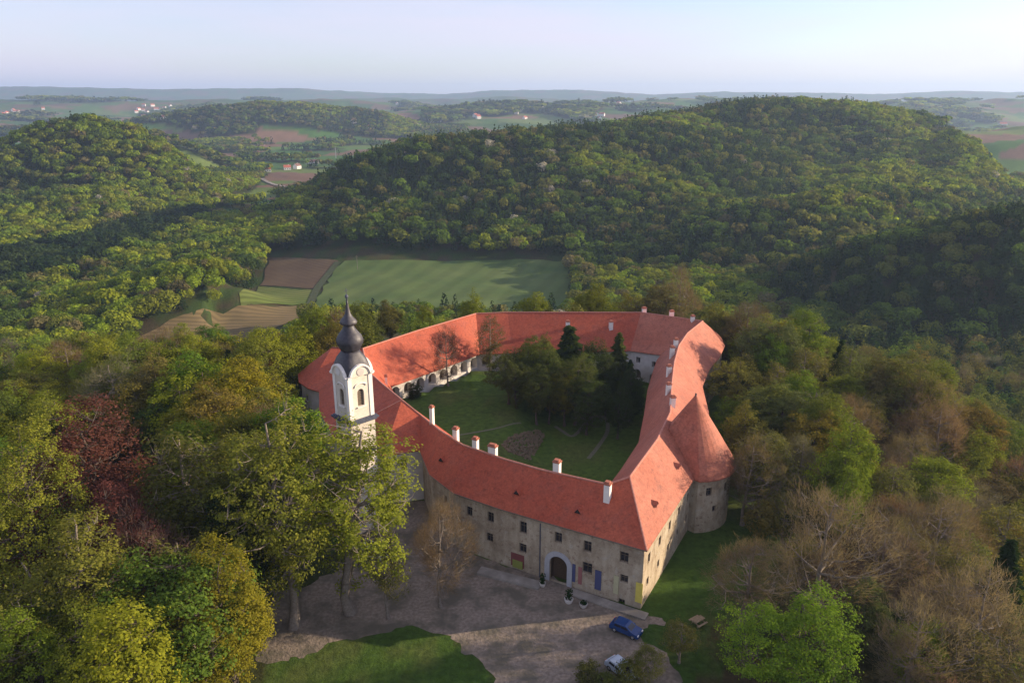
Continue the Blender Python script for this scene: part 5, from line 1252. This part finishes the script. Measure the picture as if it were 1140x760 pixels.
def far_kind(x, y, n, r, q, dark=False):
    """species mix of the hill woods; n is a patch noise, dark paints the valley shade"""
    if dark: return ('conifer' if r < 0.5 else 'leafy'), [(0.02, 0.04, 0.016), (0.035, 0.06, 0.02), (0.05, 0.075, 0.024)][int(q * 3)]  # painted shade: darker conifers and leaves stand in for the hill's shadow
    if n < 0.46 and r < 0.7 or r < 0.13: return 'conifer', [(0.022, 0.044, 0.016), (0.03, 0.055, 0.018), (0.038, 0.058, 0.02)][int(q * 3)]
    if r > 0.997: return 'leafy', BLOS
    if r > 0.94: return 'leafy', [(0.15, 0.135, 0.06), (0.14, 0.13, 0.05)][int(q * 2)]
    if n > 0.545: return 'leafy', [(0.19, 0.26, 0.022), (0.23, 0.27, 0.024), (0.13, 0.19, 0.022), (0.18, 0.205, 0.026)][int(q * 4)]
    return 'leafy', [(0.09, 0.14, 0.026), (0.135, 0.16, 0.03), (0.07, 0.11, 0.026), (0.16, 0.17, 0.038), (0.115, 0.18, 0.025)][int(q * 5)]
def wood(name, rr0, rr1, s, tpl, label, hh=(11, 17), xr=None, extra=None):
    x, y = jgrid(-rr1 * 0.78, rr1 * 0.78, 120 if rr0 < 400 else rr0 * 0.6, rr1, s); r = np.hypot(x, y); k = (r >= rr0) & (r < rr1); x, y = x[k], y[k]
    z = terrain(x, y); h = rs.uniform(*hh, len(x)); k = in_view(x, y, z, h, 25); x, y, z, h = x[k], y[k], z[k], h[k]
    k = np.ones(len(x), bool)
    for v in FIELDS.values():
        k &= ~pip(v, x, y)
    k &= woodness(x, y) > 0.5
    # open valley floor round the fields
    vf = pip(OPENV, x, y)
    k &= ~vf
    x, y, z, h = x[k], y[k], z[k], h[k]; k = visible(x, y, z, h, 2); x, y, z, h = x[k], y[k], z[k], h[k]
    items = []; nn = fbm(x / 110, y / 110, 61, 3); 
    left = (x < -300) & (y < 1300) | ((x < -80) & (y < 480)); n2 = np.where(left, nn + 0.2, nn)
    shaded = pip(SHADEV, x, y)
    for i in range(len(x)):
        kd, col = far_kind(x[i], y[i], n2[i] + 0.08 * (x[i] > 320), rs.uniform(), rs.uniform(0, 0.999), shaded[i]); f = rs.uniform(0.8, 1.22); L_ = tpl[kd]
        items.append((kd, int(rs.integers(0, len(L_))), x[i], y[i], z[i], h[i] * (1.1 if kd == 'conifer' else 1), rs.uniform(0.8, 1.4) * (s / 8.5 if s > 9 else 1.05), rs.uniform(0, 6.28), tuple(c * f for c in col)))
    print(name, len(items))
    if items: merge(name, items, lambda kd, v, g: tpl[kd][v], label)
wood('valley_wood', 330, 560, 7.2, MIDS, 'wood of fresh green trees filling the valley sides beyond the castle hill')
wood('hillside_wood', 560, 1300, 7.4, HILLS, 'mixed forest covering the broad hill beyond the fields and the rounded hill at left', (11, 19))
wood('far_wood', 1300, 2700, 11, FARS, 'hazy blue green forest on the farther hills', (12, 18))
wood('distant_wood', 2700, 5200, 21, FARS, 'faint blue woods near the horizon', (16, 26))
# ---------------------------------------------------------------- haze
if HAZE_DENSITY > 0:
    hm, nt, out = newmat('haze'); pv = N(nt, 'ShaderNodeVolumePrincipled'); pv.inputs['Color'].default_value = (0.52, 0.71, 1.0, 1); pv.inputs['Density'].default_value = HAZE_DENSITY; pv.inputs['Anisotropy'].default_value = 0.2
    nt.links.new(pv.outputs[0], out.inputs['Volume'])
    m = MB(); m.box((0, 8200, 100), (36000, 18800, 460)); o = m.build('haze', hm); tag(o, 'thin blue haze filling the air over the whole valley', 'haze', None, 'stuff')
